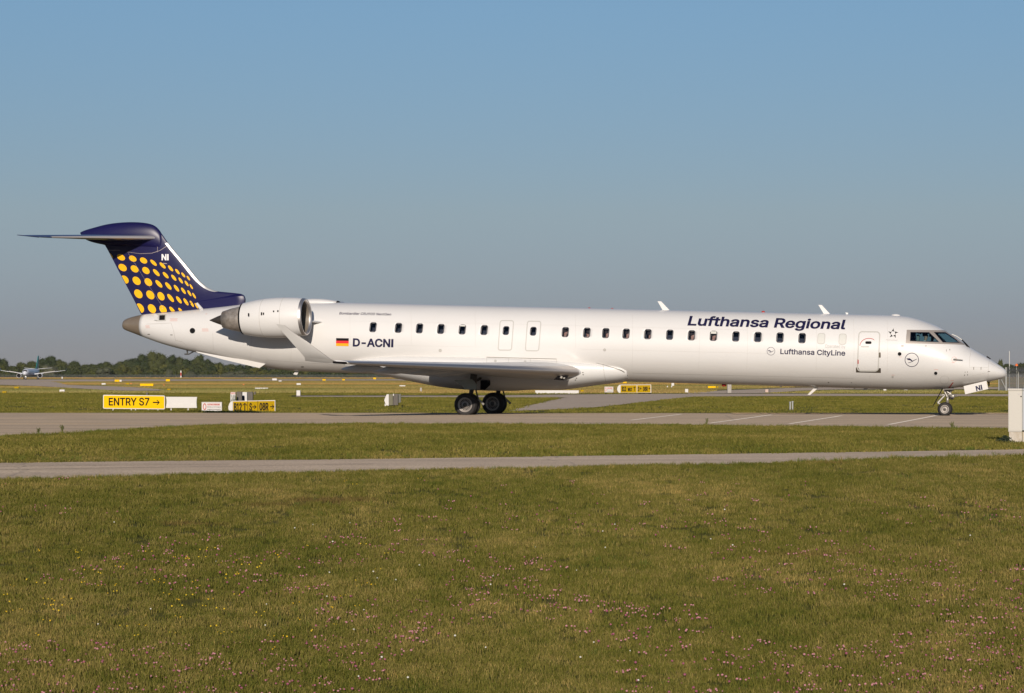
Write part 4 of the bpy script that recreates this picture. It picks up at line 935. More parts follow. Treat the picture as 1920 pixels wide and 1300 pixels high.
# ---------------------------------------------------------------- engines
EB = 2.38
ef, ea = ab(575, 594.5, EB), ab(458, 598, EB); eax = Vector((ef[0]-ea[0], 0, ef[1]-ea[1])).normalized()
for sg in (1, -1):
    eo = L(ef[0], sg*EB, ef[1]); A_ = tuple(eax)
    eng = MB().lathe([(-.12, .705), (-.35, .735), (-.7, .755), (-1.1, .76), (-1.5, .745), (-1.9, .70), (-2.2, .65), (-2.45, .595), (-2.44, .57), (-2.1, .56), (-1.6, .55)], eo, A_, 64).build('engine_nacelle', M['white'], root, True); autosmooth(eng, 50)
    o = MB().lathe([(-.12, .707), (-.05, .695), (-.01, .675), (.0, .655), (-.01, .635), (-.05, .605), (-.10, .585)], eo, A_, 64).build('intake_lip', M['metal'], eng, True)
    MB().lathe([(-.10, .585), (-.2, .565), (-.4, .555), (-.85, .555)], eo, A_, 64).build('intake_duct', M['duct'], eng, True)
    o = MB().lathe([(-.86, .565), (-.88, .3), (-.88, .0)], eo, A_, 48).build('fan_disc', M['dark'], eng)
    fb = MB()
    for k in range(22):
        t = 2*math.pi*k/22; y_, z_ = math.cos(t), math.sin(t); t2 = t+.14
        e3 = Vector(eo)+eax*-.78; s1 = Vector((0, y_, z_)); s2 = Vector((0, math.cos(t2), math.sin(t2)))
        fb.add([e3+s1*.15, e3+s1*.55, e3+s2*.55-eax*.08, e3+s2*.15-eax*.08], [(0, 1, 2, 3)])
    fb.build('fan_blades', M['fan'], eng)['kind'] = 'stuff'
    MB().lathe([(-.58, .0), (-.61, .05), (-.70, .12), (-.86, .17)], eo, A_, 24).build('spinner', M['gear'], eng, True)
    co = Vector(L(ea[0], sg*EB, ea[1])); MB().lathe([(.25, .50), (.0, .492), (-.2, .47), (-.5, .41), (-.83, .315), (-.82, .28), (-.5, .28)], co-Vector((0, 0, .01)), A_, 48).build('core_cowl', M['steel'], eng, True)
    MB().lathe([(-.6, .23), (-.85, .215), (-1.1, .125), (-1.38, .012)], co-Vector((0, 0, .02)), A_, 32).build('exhaust_cone', M['dsteel'], eng, True)
    MB().lathe([(-.05, .58), (-.02, .48)], co, A_, 48).build('bypass_duct', M['dark'], eng)
    for dd in (-.82, -1.62):
        r_ = float(np.interp(-dd, [.12, .35, .7, 1.1, 1.5, 1.9], [.705, .735, .755, .76, .745, .70])); MB().lathe([(dd-.006, r_+.001), (dd-.003, r_+.004), (dd+.006, r_+.001)], eo, A_, 64).build('cowl_joint', M['line'], eng)
    for (x, y, h) in ((466, 590.2, 5.6), (490.3, 588.6, 5.6), (494, 588.6, 4.5), (513, 584, 3), (521, 583.5, 3)):
        if sg > 0: MB().box(-.022, .022, -.012, .012, -h/100, h/100).build('cowl_latch', M['black'], eng).location = PT(x, y, EB+.745)
    # pylon
    pc = ab(600, 604.5, 1.4)
    foil('pylon', [((ab(607, 604, 1.3)[0], 1.1, pc[1]), (-10.6, 1.1, pc[1]+.05), .14, (0, 0, 1)), ((-7.4, 1.72, pc[1]+.02), (-10.3, 1.75, pc[1]+.04), .14, (0, 0, 1))], M['white'], mirror=sg < 0)

# ---------------------------------------------------------------- landing gear
def wheel(name, ctr, R, wd, rr, holes, parent, side=1):
    """tyre, rim dish and vents around the (a,b,c) point ctr"""
    o = Vector(L(*ctr)); ax = (0, -side, 0); hw = wd/2; r = R*.16
    w_ = empty(name, (0, 0, 0)); w_.parent = parent
    MB().lathe([(-hw*.86, rr), (-hw, rr+.3*(R-rr)), (-hw*.97, R-.35*(R-rr)), (-hw*.72, R-.03), (-hw*.3, R), (hw*.3, R), (hw*.72, R-.03), (hw*.97, R-.35*(R-rr)), (hw, rr+.3*(R-rr)), (hw*.86, rr)], o, ax, 48, close=True).build('tyre', M['tyre'], w_, True)
    MB().lathe([(hw*.86, rr+.004), (hw*.9, rr-.01), (hw*.8, rr-.03), (hw*.62, rr*.80), (hw*.60, rr*.42), (hw*.8, rr*.34), (hw*.85, rr*.3), (hw*.85, 0)], o, ax, 40).build('rim', M['hub'], w_, True)
    hb = MB(); a_ = Vector(ax)
    for k in range(holes):
        t = 2*math.pi*k/holes; d_ = Vector((math.cos(t), 0, math.sin(t))); s_ = Vector((-math.sin(t), 0, math.cos(t)))
        for q in (0,):
            p0_ = o+a_*(hw*.615+.002); h1 = rr*.055 if holes > 12 else rr*.05; r1_, r2_ = (rr*.46, rr*.76) if holes > 12 else (rr*.70, rr*.78)
            hb.add([p0_+d_*r1_-s_*h1*.6, p0_+d_*r2_-s_*h1*1.5, p0_+d_*r2_+s_*h1*1.5, p0_+d_*r1_+s_*h1*.6], [(0, 1, 2, 3)])
    v_ = hb.build('rim_vents', M['black'], w_); v_['kind'] = 'stuff'
    MB().lathe([(hw*.86, rr*.3), (hw*.95, rr*.22), (hw*.96, 0)], o, ax, 20).build('hub_cap', M['dgear'], w_, True)
    return w_
for sg in (1, -1):
    an, cn = ab(873.3, 759.4, 2.3) if sg > 0 else ab(919.6, 757.5, -1.85)
    an, cn = ab(873.3, 759.2, 2.3); RT = .43; gb = 2.07*sg
    gr = empty('main_gear', (0, 0, 0)); gr.parent = root
    wheel('wheel', (an, gb+.22, cn), RT, .30, .27, 20, gr, 1); wheel('wheel', (an, gb-.22, cn), RT, .30, .27, 20, gr, -1)
    MB().tube([L(an+.05, gb, cn+.0), L(an+.30, gb, -1.0)], [.075, .10], 14).tube([L(an+.2, gb, cn+.62), L(an+.22, gb, -1.0)], .13, 14).build('strut', M['dgear'], gr, True)
    MB().tube([L(an, gb-.3, cn), L(an, gb+.3, cn)], .07).build('axle', M['dgear'], gr)
    MB().tube([L(an+.05, gb, cn+.05), L(an+.42, gb, cn+.2)], .03).tube([L(an+.42, gb, cn+.2), L(an+.3, gb, cn+.58)], .028).build('torque_link', M['dgear'], gr)
    MB().tube([L(an+.2, gb, cn+.85), L(an+.35, gb-sg*.8, -1.35)], .05).build('side_brace', M['dgear'], gr)
    MB().tube([L(an+.46, gb+.1, cn+.2), L(an+.66, gb+.12, cn+.02)], [.03, .045]).build('brake_line_fitting', M['gear'], gr)
    P = [(851, 713), (884, 711.2), (889, 715), (894.5, 723), (892, 730.5), (870.5, 730.5), (868.5, 725)]
    V = [ab(x, y, 2.45) for x, y in P]; MB().prism([L(a, sg*2.45, c) for a, c in V], (0, sg*.04, 0)).build('gear_door', M['greygreen'], gr)
MB().prism([PT(x, y, 1.58) for x, y in ((901, 713.5), (916.5, 713), (915.5, 722), (906, 731.2), (900.5, 731.5))], (0, .3, 0)).build('gear_well_shade', M['dark'], root)  # solid dark block painted for the shade inside the wheel well
# nose gear
ng = empty('nose_gear', (0, 0, 0)); ng.parent = root
na, nc = ab(1771.4, 767.7, .2)
wheel('wheel', (na, .17, nc), .255, .16, .15, 12, ng, 1); wheel('wheel', (na, -.17, nc), .255, .16, .15, 12, ng, -1)
Q = lambda x, y, b=0.: PT(x, y, b)
MB().tube([Q(1771.5, 768), Q(1776, 757)], [.05, .05]).tube([Q(1776, 758), Q(1777.2, 742)], .05).tube([Q(1777.2, 744), Q(1778, 726)], .085).build('strut', M['gear'], ng, True)
MB().tube([L(na, -.24, nc), L(na, .24, nc)], .035).build('axle', M['dgear'], ng)
MB().tube([Q(1771.5, 741.5, .1), Q(1758.5, 755.5, .1)], [.035, .045]).tube([Q(1758.5, 755.5, .1), Q(1764.5, 759, .1)], [.05, .02]).build('torque_link', M['gear'], ng)
MB().tube([Q(1771, 731, .12), Q(1784, 740, .12)], .03).tube([Q(1786, 729, -.1), Q(1772, 738, -.1)], .03).tube([Q(1784, 733, .1), Q(1779, 741, .1)], .03).tube([Q(1769, 730, .1), Q(1776, 744, .1)], .025).tube([Q(1766, 741.5), Q(1775, 738)], .02).build('drag_brace', M['gear'], ng)
MB().lathe([(-.12, .02), (-.1, .06), (.04, .075), (.05, .06), (.05, 0)], Q(1787, 743, .18), (1, -.2, 0), 16).lathe([(-.12, .02), (-.1, .05), (.04, .06), (.05, .05), (.05, 0)], Q(1785, 746.5, -.1), (1, -.2, 0), 16).build('taxi_light', M['gear'], ng, True)
MB().tube([Q(1788, 742.5, .15), Q(1793, 742), Q(1796.5, 742.5)], [.05, .045, .01]).build('steering_actuator', M['hub'], ng)
MB().tube([Q(1771, 730.5, .2), Q(1788, 730, .2)], .06).tube([Q(1780, 728, .1), Q(1783, 735, .1)], .05).build('pivot', M['dgear'], ng)
MB().prism([Q(1769, 727.5, .42), Q(1766, 729, .42), Q(1749.2, 760.4, .42), Q(1750.8, 761, .42)], (0, .02, 0)).build('aft_gear_door', M['black'], ng)
nd = MB().prism([PT(x, y, .42) for x, y in ((1806.8, 724.3), (1849.6, 714.3), (1853, 729.6), (1809.8, 739.6))], (0, .04, 0)).build('nose_gear_door', M['white'], ng)
text_on('door_lettering', 'N|', 1830.8, 1842.5, 733.5, 730.4, 8.6, lambda x, y: PT(x, y, .428), M['decal'], nd, -.22, .03, None)
MB().prism([PT(x, y, -.1) for x, y in ((1852, 717), (1855.5, 716), (1855.5, 723.5), (1853, 724.5))], (0, .1, 0)).build('door_hinge', M['black'], ng)
shape_on('tow_marking', [[(1786.5, 716.5), (1787.8, 717), (1782, 726), (1778, 729), (1777.3, 728)]], H3(.006), M['red'], root, None, 2)
# wipers
MB().tube([PT(1785, 627, .02), PT(1794, 630.8, .02), PT(1804, 637.8, .02)], .018).build('wiper', M['lgrey'], root)
MB().tube([PT(1804, 637.8, .05), PT(1813, 647, .2), PT(1817.5, 652, .25)], .022).tube([PT(1806, 640, .25), PT(1811, 646, .3), PT(1813.8, 651.5, .35)], .018).build('wiper_arm', M['black'], root)
MB().tube([PT(1850, 669.0, 0), PT(1857, 674, 0)], .03).build('nose_vent', M['black'], root)

# ---------------------------------------------------------------- people
def bust(loc, yaw, label, hair=True, shirt='cloth', lean=0):
    """head with face, neck, shoulders as one skinned body; hair as a child"""
    pts = [(0, 0, -.52), (0, 0, -.30), (0, 0, -.14), (.01, 0, -.06), (.02, 0, .04), (.015, 0, .10), (0, .17, -.20), (0, -.17, -.20), (.03, .22, -.42), (.03, -.22, -.42), (.10, 0, .015)]
    rad = [.15, .15, .06, .052, .085, .075, .07, .07, .05, .05, .014]; ed = [(0, 1), (1, 2), (2, 3), (3, 4), (4, 5), (1, 6), (1, 7), (6, 8), (7, 9), (4, 10)]
    me = bpy.data.meshes.new('person'); me.from_pydata(pts, ed, [])
    o = bpy.data.objects.new('person', me); C.objects.link(o); sk = o.modifiers.new('s', 'SKIN')
    for i, r in enumerate(rad): me.skin_vertices[0].data[i].radius = (r, r)
    me.skin_vertices[0].data[0].use_root = True
    ss = o.modifiers.new('ss', 'SUBSURF'); ss.levels = ss.render_levels = 2
    dg = bpy.context.evaluated_depsgraph_get(); me2 = bpy.data.meshes.new_from_object(o.evaluated_get(dg)); bpy.data.objects.remove(o)
    me2.materials.clear(); me2.materials.append(M['skin']); me2.materials.append(M[shirt])
    for p in me2.polygons: p.material_index = 1 if p.center.z < -.13 else 0; p.use_smooth = True
    o = bpy.data.objects.new('person', me2); C.objects.link(o)
    o.location = loc; o.rotation_euler = (0, lean, yaw)
    if hair:
        h = MB().lathe([(.11*math.sin(t)+.0, .098*math.cos(t)) for t in np.linspace(-.25, 1.57, 8)], (-.012, 0, .065), (-.35, 0, 1), 16).build('hair', M['hair'], o, True)
    return tag(o, label, 'person', None)
RZ = root.matrix_basis.to_euler().z
def wl_(a, b, c): return root.matrix_basis @ Vector(L(a, b, c))
PAX = [(6, -.06, 2.6, 'passenger with pinkish face low in the first window ahead of the overwing exits', 'cloth', RZ), (7, .0, .3, 'passenger with dark hair turned away behind the second window ahead of the exits', 'cloth', RZ+2.4),
       (8, .0, .2, 'passenger with pale forearm by the face at the third window ahead of the exits', 'cloth', RZ), (9, .0, .0, 'passenger in light collar looking forward at the fourth window ahead of the exits', 'shirt', RZ),
       (10, .03, .0, 'passenger seated low at the window aft of the dark empty one before the title', 'cloth', RZ+.4), (12, -.02, .0, 'passenger with brown hair and white collar at the window under the capital L', 'shirt', RZ-.3), (13, -.04, 0, 'passenger leaning in the window with half-lowered blind under the title', 'cloth', RZ-.3)]
for i, da, _, lb, shm, yw in PAX:
    bust(wl_(WA[i]+da, 1.03, WC-.05), yw, lb, True, shm)
sb = WA[13]; MB().box(sb-.1, sb+.1, -hull_b(0, WC)-.0+.03, -hull_b(0, WC)+.05, ZC+WC+.08, ZC+WC+.17).build('window_blind', M['shade'], root)
sb = WA[4]; MB().box(sb-.1, sb+.1, -hull_b(0, WC)-.0+.03, -hull_b(0, WC)+.05, ZC+WC+.12, ZC+WC+.17).build('window_blind', M['shade'], root)
pa, pc_ = ab(1738, 633, .5); bust(wl_(pa-.05, .52, pc_+.02), RZ, 'pilot with dark hair and white shirt in the near cockpit side window', True, 'shirt')
pa, pc_ = ab(1766, 633, -.4); bust(wl_(pa-.35, -.45, pc_+.0), RZ, 'far pilot seen through the cockpit windshield', True, 'shirt')
for b in (.52, -.45):
    pa, pc_ = ab(1722, 633, b); s_ = MB().box(pa-.06, pa+.04, -b-.13, -b+.13, ZC+pc_-.14, ZC+pc_+.1).box(pa-.08, pa+.04, -b-.23, -b+.23, ZC+pc_-.8, ZC+pc_-.17).build('pilot_seat', M['seat'], root); bevel(s_, .04)
print('aircraft done')

# ---------------------------------------------------------------- signs and roadside furniture
def board_text(s, x0, x1, yb, cap, Y, m, parent, bold=.0, name='lettering'):
    o = text_on(name, s, x0, x1, yb, yb, cap, lambda x, y: tuple(at(x, y, Y)), m, None, 0, bold, None, True); o.parent = parent; o.matrix_parent_inverse = parent.matrix_basis.inverted(); return o
def attach(o, p): o.parent = p; o.matrix_parent_inverse = p.matrix_basis.inverted(); return o
def poly3(P, Y, dy, m, name, parent, bev=0):
    o = MB().prism([at(x, y, Y) for x, y in P], (0, dy, 0)).build(name, m); attach(o, parent)
    if bev: bevel(o, bev)
    return o
def arrow(cx, cy, ln, hd, t, ang, Y, parent):
    c_, s_ = math.cos(ang), math.sin(ang); q = lambda x, y: at(cx+x*c_-y*s_, cy+x*s_+y*c_, Y)
    P = [(-ln, -t), (ln-t*1.6, -t), (ln-hd-t*1, -hd), (ln-hd+t*.9, -hd-t*.3), (ln+t, 0), (ln-hd+t*.9, hd+t*.3), (ln-hd-t, hd), (ln-t*1.6, t), (-ln, t)]
    o = mesh('arrow', [q(*p) for p in P], [(0, 1, 7, 8), (1, 4, 7), (1, 2, 3, 4), (4, 5, 6, 7)], M['black']); attach(o, parent)
def thing(name, base, label, cat, group=None):
    e = empty(name, base); return tag(e, label, cat, group)
# ENTRY S7
b_ = gp(250, 772); Ys = b_.y
e = thing('direction_sign', b_, 'bright yellow sign reading ENTRY S7 with an arrow, at left beyond the taxiway', 'sign')
poly3(rrect(251.2, 754.2, 116, 26, 2.2, 0, 4, .012), Ys, .12, M['signW'], 'frame', e)
poly3(rrect(251.2, 754.2, 113.4, 23.2, 1.6, 0, 4, .012), Ys-.01, .02, M['signY'], 'face', e)
board_text('ENTRY S7', 203.8, 280, 760.2, 13.6, Ys-.02, M['black'], e, .016); arrow(292.5, 754.8, 6, 4.2, 1.1, 0, Ys-.02, e)
for x in (212, 246, 254, 278, 296): o = MB().box(*sorted((at(x-.9, 0, Ys).x, at(x+.9, 0, Ys).x)), Ys, Ys+.05, b_.z-.1, at(0, 767, Ys).z).build('leg', M['signW']); attach(o, e)
e = thing('blank_sign', gp(340, 772), 'blank white sign panel with concave right end right beside the ENTRY S7 sign', 'sign')
poly3([(311, 744.3), (369.4, 744.6), (368.6, 750), (368.3, 756), (369.2, 765.3), (311, 765), (312.3, 756), (312.3, 750)], Ys+.15, .12, M['signW'], 'panel', e)
for P in (rrect(335.5, 761, 19, 8, .5), rrect(363, 761, 11, 7.5, .5)): poly3(P, Ys+.13, .02, mat('panel_shade', (.62, .60, .57), .6) if 'panel_shade' not in bpy.data.materials else bpy.data.materials['panel_shade'], 'cover_plate', e)
for x in (320, 352): o = MB().box(*sorted((at(x-.9, 0, Ys).x, at(x+.9, 0, Ys).x)), Ys+.15, Ys+.2, b_.z-.1, at(0, 766, Ys).z).build('leg', M['signW']); attach(o, e)
# B12 sign
def b12(x0, x1, y0, y1, Y, base, segs, label, left):
    e = thing('taxiway_sign', base, label, 'sign')
    poly3([(x0, y0+.3), (x1, y0-1.2 if x0 < 600 else y0), (x1+.3, y1), (x0, y1)], Y, .12, M['signW'], 'frame', e)
    poly3([(x0+.6, y0+1.3), (x1-1, y0+.1 if x0 < 600 else y0+.8), (x1-1, y1-.5), (x0+.6, y1-.3)], Y-.01, .02, M['signO'], 'face', e)
    o = poly3(left, Y+.02, .3, M['signW'], 'end_cap', e)
    for s in segs: s(e)
    return e
Yb = 127.0; bb = Vector((at(472, 0, Yb).x, Yb, float(zg(at(472, 0, Yb).x, Yb))))
YF = Yb-.02
b12(436.3, 516, 751.8, 773, Yb, bb, [
    lambda e: board_text('B12', 438.6, 453.4, 770.3, 13.6, YF, M['black'], e, .022), lambda e: arrow(459, 763.5, 7, 4, .9, -math.pi/2, YF, e),
    lambda e: board_text('S', 467.4, 472.4, 769.7, 13.2, YF, M['black'], e, .022), lambda e: arrow(476.6, 763.2, 3.6, 3.6, .9, 0, YF, e),
    lambda e: board_text('08R', 486.4, 503.6, 769.3, 13.2, YF, M['black'], e, .022), lambda e: arrow(510, 762.8, 3.6, 3.6, .9, 0, YF, e),
    lambda e: poly3(rrect(464.4, 762.3, .8, 20, .2), YF, .01, M['black'], 'divider', e), lambda e: poly3(rrect(483.4, 762, .8, 20, .2), YF, .01, M['black'], 'divider', e)],
    'nearer ochre sign reading B12, S, 08R with arrows, its foot in shade', [(436, 752.5), (433, 753), (430, 757), (428, 763), (428.6, 768.5), (431.5, 771.8), (436, 772)])
def info(x0, x1, y0, y1, Y, base, label):
    e = thing('notice_board', base, label, 'sign')
    poly3([(x0, y0), (x1, y0), (x1, y1), (x0, y1)], Y, .06, M['signG'], 'panel', e); w_ = x1-x0; h = y1-y0
    poly3(rrect((x0+x1)/2, (y0+y1)/2+.4, w_-1.6, h-2.2, .4), Y-.01, .015, M['signW'], 'face', e)
    bm = outline_bm([[(x0+w_*.15+w_*.085*math.cos(t), -((y0+y1)/2+h*.36*math.sin(t))) for t in np.linspace(0, 6.1, 24)], [(x0+w_*.15+w_*.05*math.cos(t), -((y0+y1)/2+h*.25*math.sin(t))) for t in np.linspace(0, 6.1, 24)]])
    for v in bm.verts: v.co = at(v.co.x, -v.co.y, Y-.02)
    attach(frombm('prohibition_ring', bm, M['red'], None, recalc=False), e)
    board_text('ACHTUNG SPERRZONE', x0+w_*.28, x1-w_*.1, y0+h*.36, h*.18, Y-.02, M['red'], e, .02)
    for k, s in enumerate(('Betreten nur mit Funkgerat', 'Anmeldung bei der Rampenaufsicht')): board_text(s, x0+w_*.28, x1-w_*.06, y0+h*(.58+.25*k), h*.10, Y-.02, M['black'], e, .01)
    return e
ib = Vector((at(396, 0, 126.8).x, 126.8, float(zg(at(396, 0, 126.8).x, 126.8))))
info(378, 416, 754, 771.6, 126.8, ib, 'small white notice with a red ring and red heading, left of the nearer B12 sign')
# second B12 sign
b2 = gp(1190, 738.6); Y2 = b2.y
b12(1163, 1220.8, 721.3, 736.8, Y2, b2, [
    lambda e: board_text('B12', 1166, 1174, 733.6, 8.2, Y2-.02, M['black'], e, .022), lambda e: board_text('WEST', 1177, 1185.4, 733.6, 6, Y2-.02, M['black'], e, .022), lambda e: arrow(1189.6, 729.4, 4, 2.1, .55, -math.pi/2, Y2-.02, e),
    lambda e: board_text('S', 1195.6, 1198.8, 733.4, 7.6, Y2-.02, M['black'], e, .022), lambda e: arrow(1200.8, 728.8, 1.7, 2, .55, 0, Y2-.02, e),
    lambda e: board_text('08R', 1205.6, 1214.6, 733.2, 7.6, Y2-.02, M['black'], e, .022), lambda e: arrow(1217.6, 728.6, 1.7, 2, .55, 0, Y2-.02, e),
    lambda e: poly3(rrect(1194.3, 729, .9, 15, .2), Y2-.03, .01, M['signW'], 'divider', e)],
    'ochre sign reading B12 WEST, S, 08R with arrows, beneath the middle of the fuselage', [(1163, 721.4), (1160.5, 722.5), (1158, 726), (1157, 730), (1158, 734), (1160.5, 736.6), (1163, 737)])
info(1133.5, 1150, 725.3, 736, Y2, gp(1142, 738.6), 'faint grey notice with a red ring left of the B12 WEST sign')
# barriers
def boxthing(name, x0, x1, y0, y1, m, label, cat, depth=.4, group=None, bev=.02, basey=None, Y=None, cap=None):
    b = gp((x0+x1)/2, basey or y1); Y = Y or b.y; b.y = Y; b.x = at((x0+x1)/2, 0, Y).x
    p0_, p1_ = at(x0, y1, Y), at(x1, y0, Y); z0 = min(p0_.z, float(zg(b.x, Y)))-.02
    o = MB().box(p0_.x-b.x, p1_.x-b.x, 0, depth, z0-p0_.z, p1_.z-p0_.z).build(name, m); o.location = (b.x, Y, p0_.z); bevel(o, min(bev, (p1_.x-p0_.x)*.2))
    tag(o, label, cat, group); return o
boxthing('concrete_barrier', 1003.5, 1085.2, 732.2, 738.6, M['signW'], 'long low white barrier beyond the far taxiway, under the belly fairing', 'barrier', .6)
# posts and equipment behind the B12 sign
e = boxthing('striped_marker', 432, 441.5, 735.5, 757, M['signW'], 'narrow white board with a red striped top behind the B12 sign', 'marker', .1, Y=135, basey=757)
for k in range(4):
    x_ = 431.9+2.5*k; o = mesh('red_stripe', [at(x_, 736, 134.97), at(x_+1.2, 736, 134.97), at(min(x_+3.2, 441.4), 739.6, 134.97), at(min(x_+2, 441.4), 739.6, 134.97)], [(0, 1, 2, 3)], M['red']); attach(o, e)
for x_ in (434, 437, 439.5):
    o = MB().tube([at(x_, 741, 134.9), at(x_+1, 748, 134.9), at(x_-2, 755, 134.9)], .02, 5).build('stem', M['greygreen']); attach(o, e)
boxthing('timber_post', 443.2, 453.5, 734.6, 757, M['postgrey'], 'left of two thick weathered grey posts standing behind the B12 sign', 'post', .3, 'weathered grey posts', Y=136, basey=757)
boxthing('timber_post', 464.2, 474, 735, 757, M['postgrey'], 'right of two thick weathered grey posts standing behind the B12 sign', 'post', .3, 'weathered grey posts', Y=136, basey=757)
e = boxthing('white_box', 453.8, 463.2, 735.5, 757, M['signW'], 'white equipment box with a dark blue corner between two grey posts', 'box', .3, Y=137, basey=757)
o = poly3([(454, 743.2), (457.9, 743.2), (457.9, 757), (454, 757)], 136.95, .05, M['navy'], 'blue_panel', e)
boxthing('marker_stub', 476, 479, 734.7, 741.8, M['postgrey'], 'short brown stub right of the grey posts behind the B12 sign', 'post', .2)
boxthing('marker_box', 273.6, 277.6, 736.4, 742, M['postgrey'], 'small dark brown box just above the top edge of the ENTRY S7 sign', 'box', .3)
# signal housing in the grass
b3 = gp(737, 763); Y3 = b3.y; e = thing('equipment_housing', b3, 'olive equipment housing with white wedge-shaped front, alone in the grass left of the main wheels', 'equipment box')
poly3([(725, 739.8), (728.8, 739.5), (728.8, 761), (724, 761), (720.5, 751), (721.3, 748)], Y3, .5, M['signW'], 'front_cover', e)
poly3([(721.3, 757), (723.8, 760), (723.8, 761.8), (721.3, 761.6)], Y3, .3, M['signW'], 'foot', e)
poly3([(729, 739.7), (736.6, 739.2), (736.6, 760), (729, 760)], Y3+.02, .6, M['olive'], 'left_door', e)
poly3([(737.4, 739), (746.2, 738.8), (746.2, 759.7), (737.4, 760)], Y3+.02, .6, M['postgrey'], 'right_door', e)
poly3([(746.4, 739.2), (751.6, 739.2), (751.6, 754.6), (746.4, 756)], Y3+.35, .4, M['greydark'], 'side_vent', e)
poly3([(736.9, 738.6), (738.5, 738.6), (738.5, 742.6), (736.9, 742.6)], Y3-.02, .03, M['signW'], 'latch_plate', e)
for x_ in (731, 735, 740, 744): poly3([(x_, 760), (x_+1, 760), (x_+1, 763.5), (x_, 763.5)], Y3+.1, .2, M['dark'], 'leg', e)
# twin small posts
for i, x_ in enumerate((1481.5, 1486)):
    b = gp(x_, 769.5); o = MB().tube([(0, 0, -.05), (0, 0, (769.5-754+i)/F*b.y)], .045, 10).tube([(0, 0, (769.5-755.5+i)/F*b.y), (0, 0, (769.5-753.5+i)/F*b.y)], .06, 10).build('bollard', M['galv']); o.location = b
    tag(o, ('left' if i == 0 else 'right')+' one of two slim grey bollards close together in the grass under the forward fuselage', 'bollard', 'slim grey bollards')
# concrete post and boxes under the forward fuselage
boxthing('concrete_post', 1364, 1371.5, 719, 737, M['concrete'], 'tall pale concrete post with rounded foot under the fuselage beyond the far taxiway', 'post', .5)
boxthing('marker_box', 1284.5, 1290.5, 729.5, 737, M['signW'], 'small striped white box at the far taxiway edge right of the B12 WEST sign', 'box', .3)
boxthing('marker_box', 1434.8, 1440.5, 730.3, 736, M['pinkbox'], 'small pinkish box beside a thin post under the forward fuselage', 'box', .3)
boxthing('marker_post', 1442.8, 1444, 727.3, 738, M['postgrey'], 'thin brown post right of a small pinkish box under the forward fuselage', 'post', .05)
boxthing('marker_post', 787.5, 791, 727, 735, M['concrete'], 'short grey post in the dry grass left of the main gear', 'post', .3)
SM = [  # x0, x1, y0, y1, material, label, category
    (215, 224, 712.2, 715.6, 'signY', 'small yellow sign with a white end far off above the ENTRY S7 sign', 'sign'), (224, 228, 712.4, 715.4, 'signW', 'tiny white panel joined to a far small yellow sign above ENTRY S7', 'sign'),
    (190.5, 198, 718.7, 721.3, 'signW', 'small white block in the far grass above the left end of the ENTRY S7 sign', 'box'), (262.5, 287.5, 719.6, 723.9, 'signY', 'longest of the far yellow signs, in the grass above ENTRY S7', 'sign'),
    (311, 318.5, 711.4, 714.6, 'signY', 'far small yellow sign near the runway above the blank white panel', 'sign'), (236, 242.5, 718.4, 720.6, 'signO', 'tiny dark yellow sign left of a tiny orange marker in the far grass', 'sign'),
    (244.5, 247, 718.6, 719.8, 'orange', 'tiny orange marker above the ENTRY S7 sign', 'marker'), (306, 309, 721.7, 723, 'orange', 'tiny orange marker right of the long far yellow sign', 'marker'), (111.5, 121, 730.7, 734.3, 'signW', 'white block in the dry grass below the distant airliner', 'box'),
    (26.5, 35, 725.6, 728.6, 'signO', 'tiny dark yellow sign below the nose of the distant airliner', 'sign'), (4.2, 12, 734, 737, 'signO', 'tiny yellow and black sign at the left picture edge', 'sign'), (313, 320, 729.2, 731.4, 'signO', 'tiny yellow and black sign above the blank white panel', 'sign'),
    (510.5, 519, 709.9, 712.9, 'signW', 'small white block at the runway edge right of the tail', 'box'), (478, 502.5, 727.3, 729.4, 'signW', 'long low white slab in the far grass right of the grey posts', 'barrier'), (556, 564, 718.7, 721.8, 'signW', 'small white block with a dark face in the far grass', 'box'),
    (555.8, 563, 732.2, 741.3, 'signW', 'white board standing at the left end of the far taxiway', 'box'), (604.5, 610.5, 711.3, 713.2, 'signY', 'first of three tiny far yellow signs under the rear fuselage', 'sign'), (641.5, 646.5, 711.2, 712.9, 'signY', 'second of three tiny far yellow signs under the rear fuselage', 'sign'),
    (700, 705, 708.2, 710.6, 'signY', 'third of three tiny far yellow signs, right of the fairing tip', 'sign'), (749, 760, 722.7, 724.6, 'signW', 'low white slab in the grass under the wing', 'barrier'), (1088.5, 1094.5, 731.2, 735, 'signO', 'small yellow sign at the right end of the long white barrier', 'sign'),
    (1327.5, 1342, 724.3, 728, 'signY', 'yellow sign under the fuselage right of the B12 WEST sign', 'sign'), (1343.5, 1347, 724.5, 727.6, 'signO', 'dark yellow end piece right of a yellow sign under the fuselage', 'sign'), (1259, 1264, 718.5, 723.5, 'signW', 'white box with a grey side under the middle fuselage', 'box'),
    (1250.5, 1252.3, 723.8, 726.8, 'signW', 'left of two tiny white marks under the middle fuselage', 'marker'), (1258.5, 1260.5, 723.8, 726.8, 'signW', 'right of two tiny white marks under the middle fuselage', 'marker'), (1656.5, 1662, 729.6, 733, 'signW', 'small pinkish white box under the forward door', 'box'),
    (1695, 1702, 730.2, 732.6, 'signW', 'low white block in the grass under the crane emblem', 'box'), (455.5, 458, 720.8, 722.3, 'orange', 'tiny orange marker above the grey posts', 'marker'), (1168, 1175, 716.2, 718.2, 'signY', 'tiny far yellow sign just under the fairing front', 'sign'),
    (115.5, 117.5, 706.8, 710, 'signW', 'tiny white light beside the distant airliner', 'marker'), (1014, 1017, 724.8, 728.5, 'signG', 'tiny pinkish post under the belly fairing', 'marker'), (522.5, 528, 713.3, 715.2, 'signG', 'tiny grey block by the runway right of the tail', 'box')]
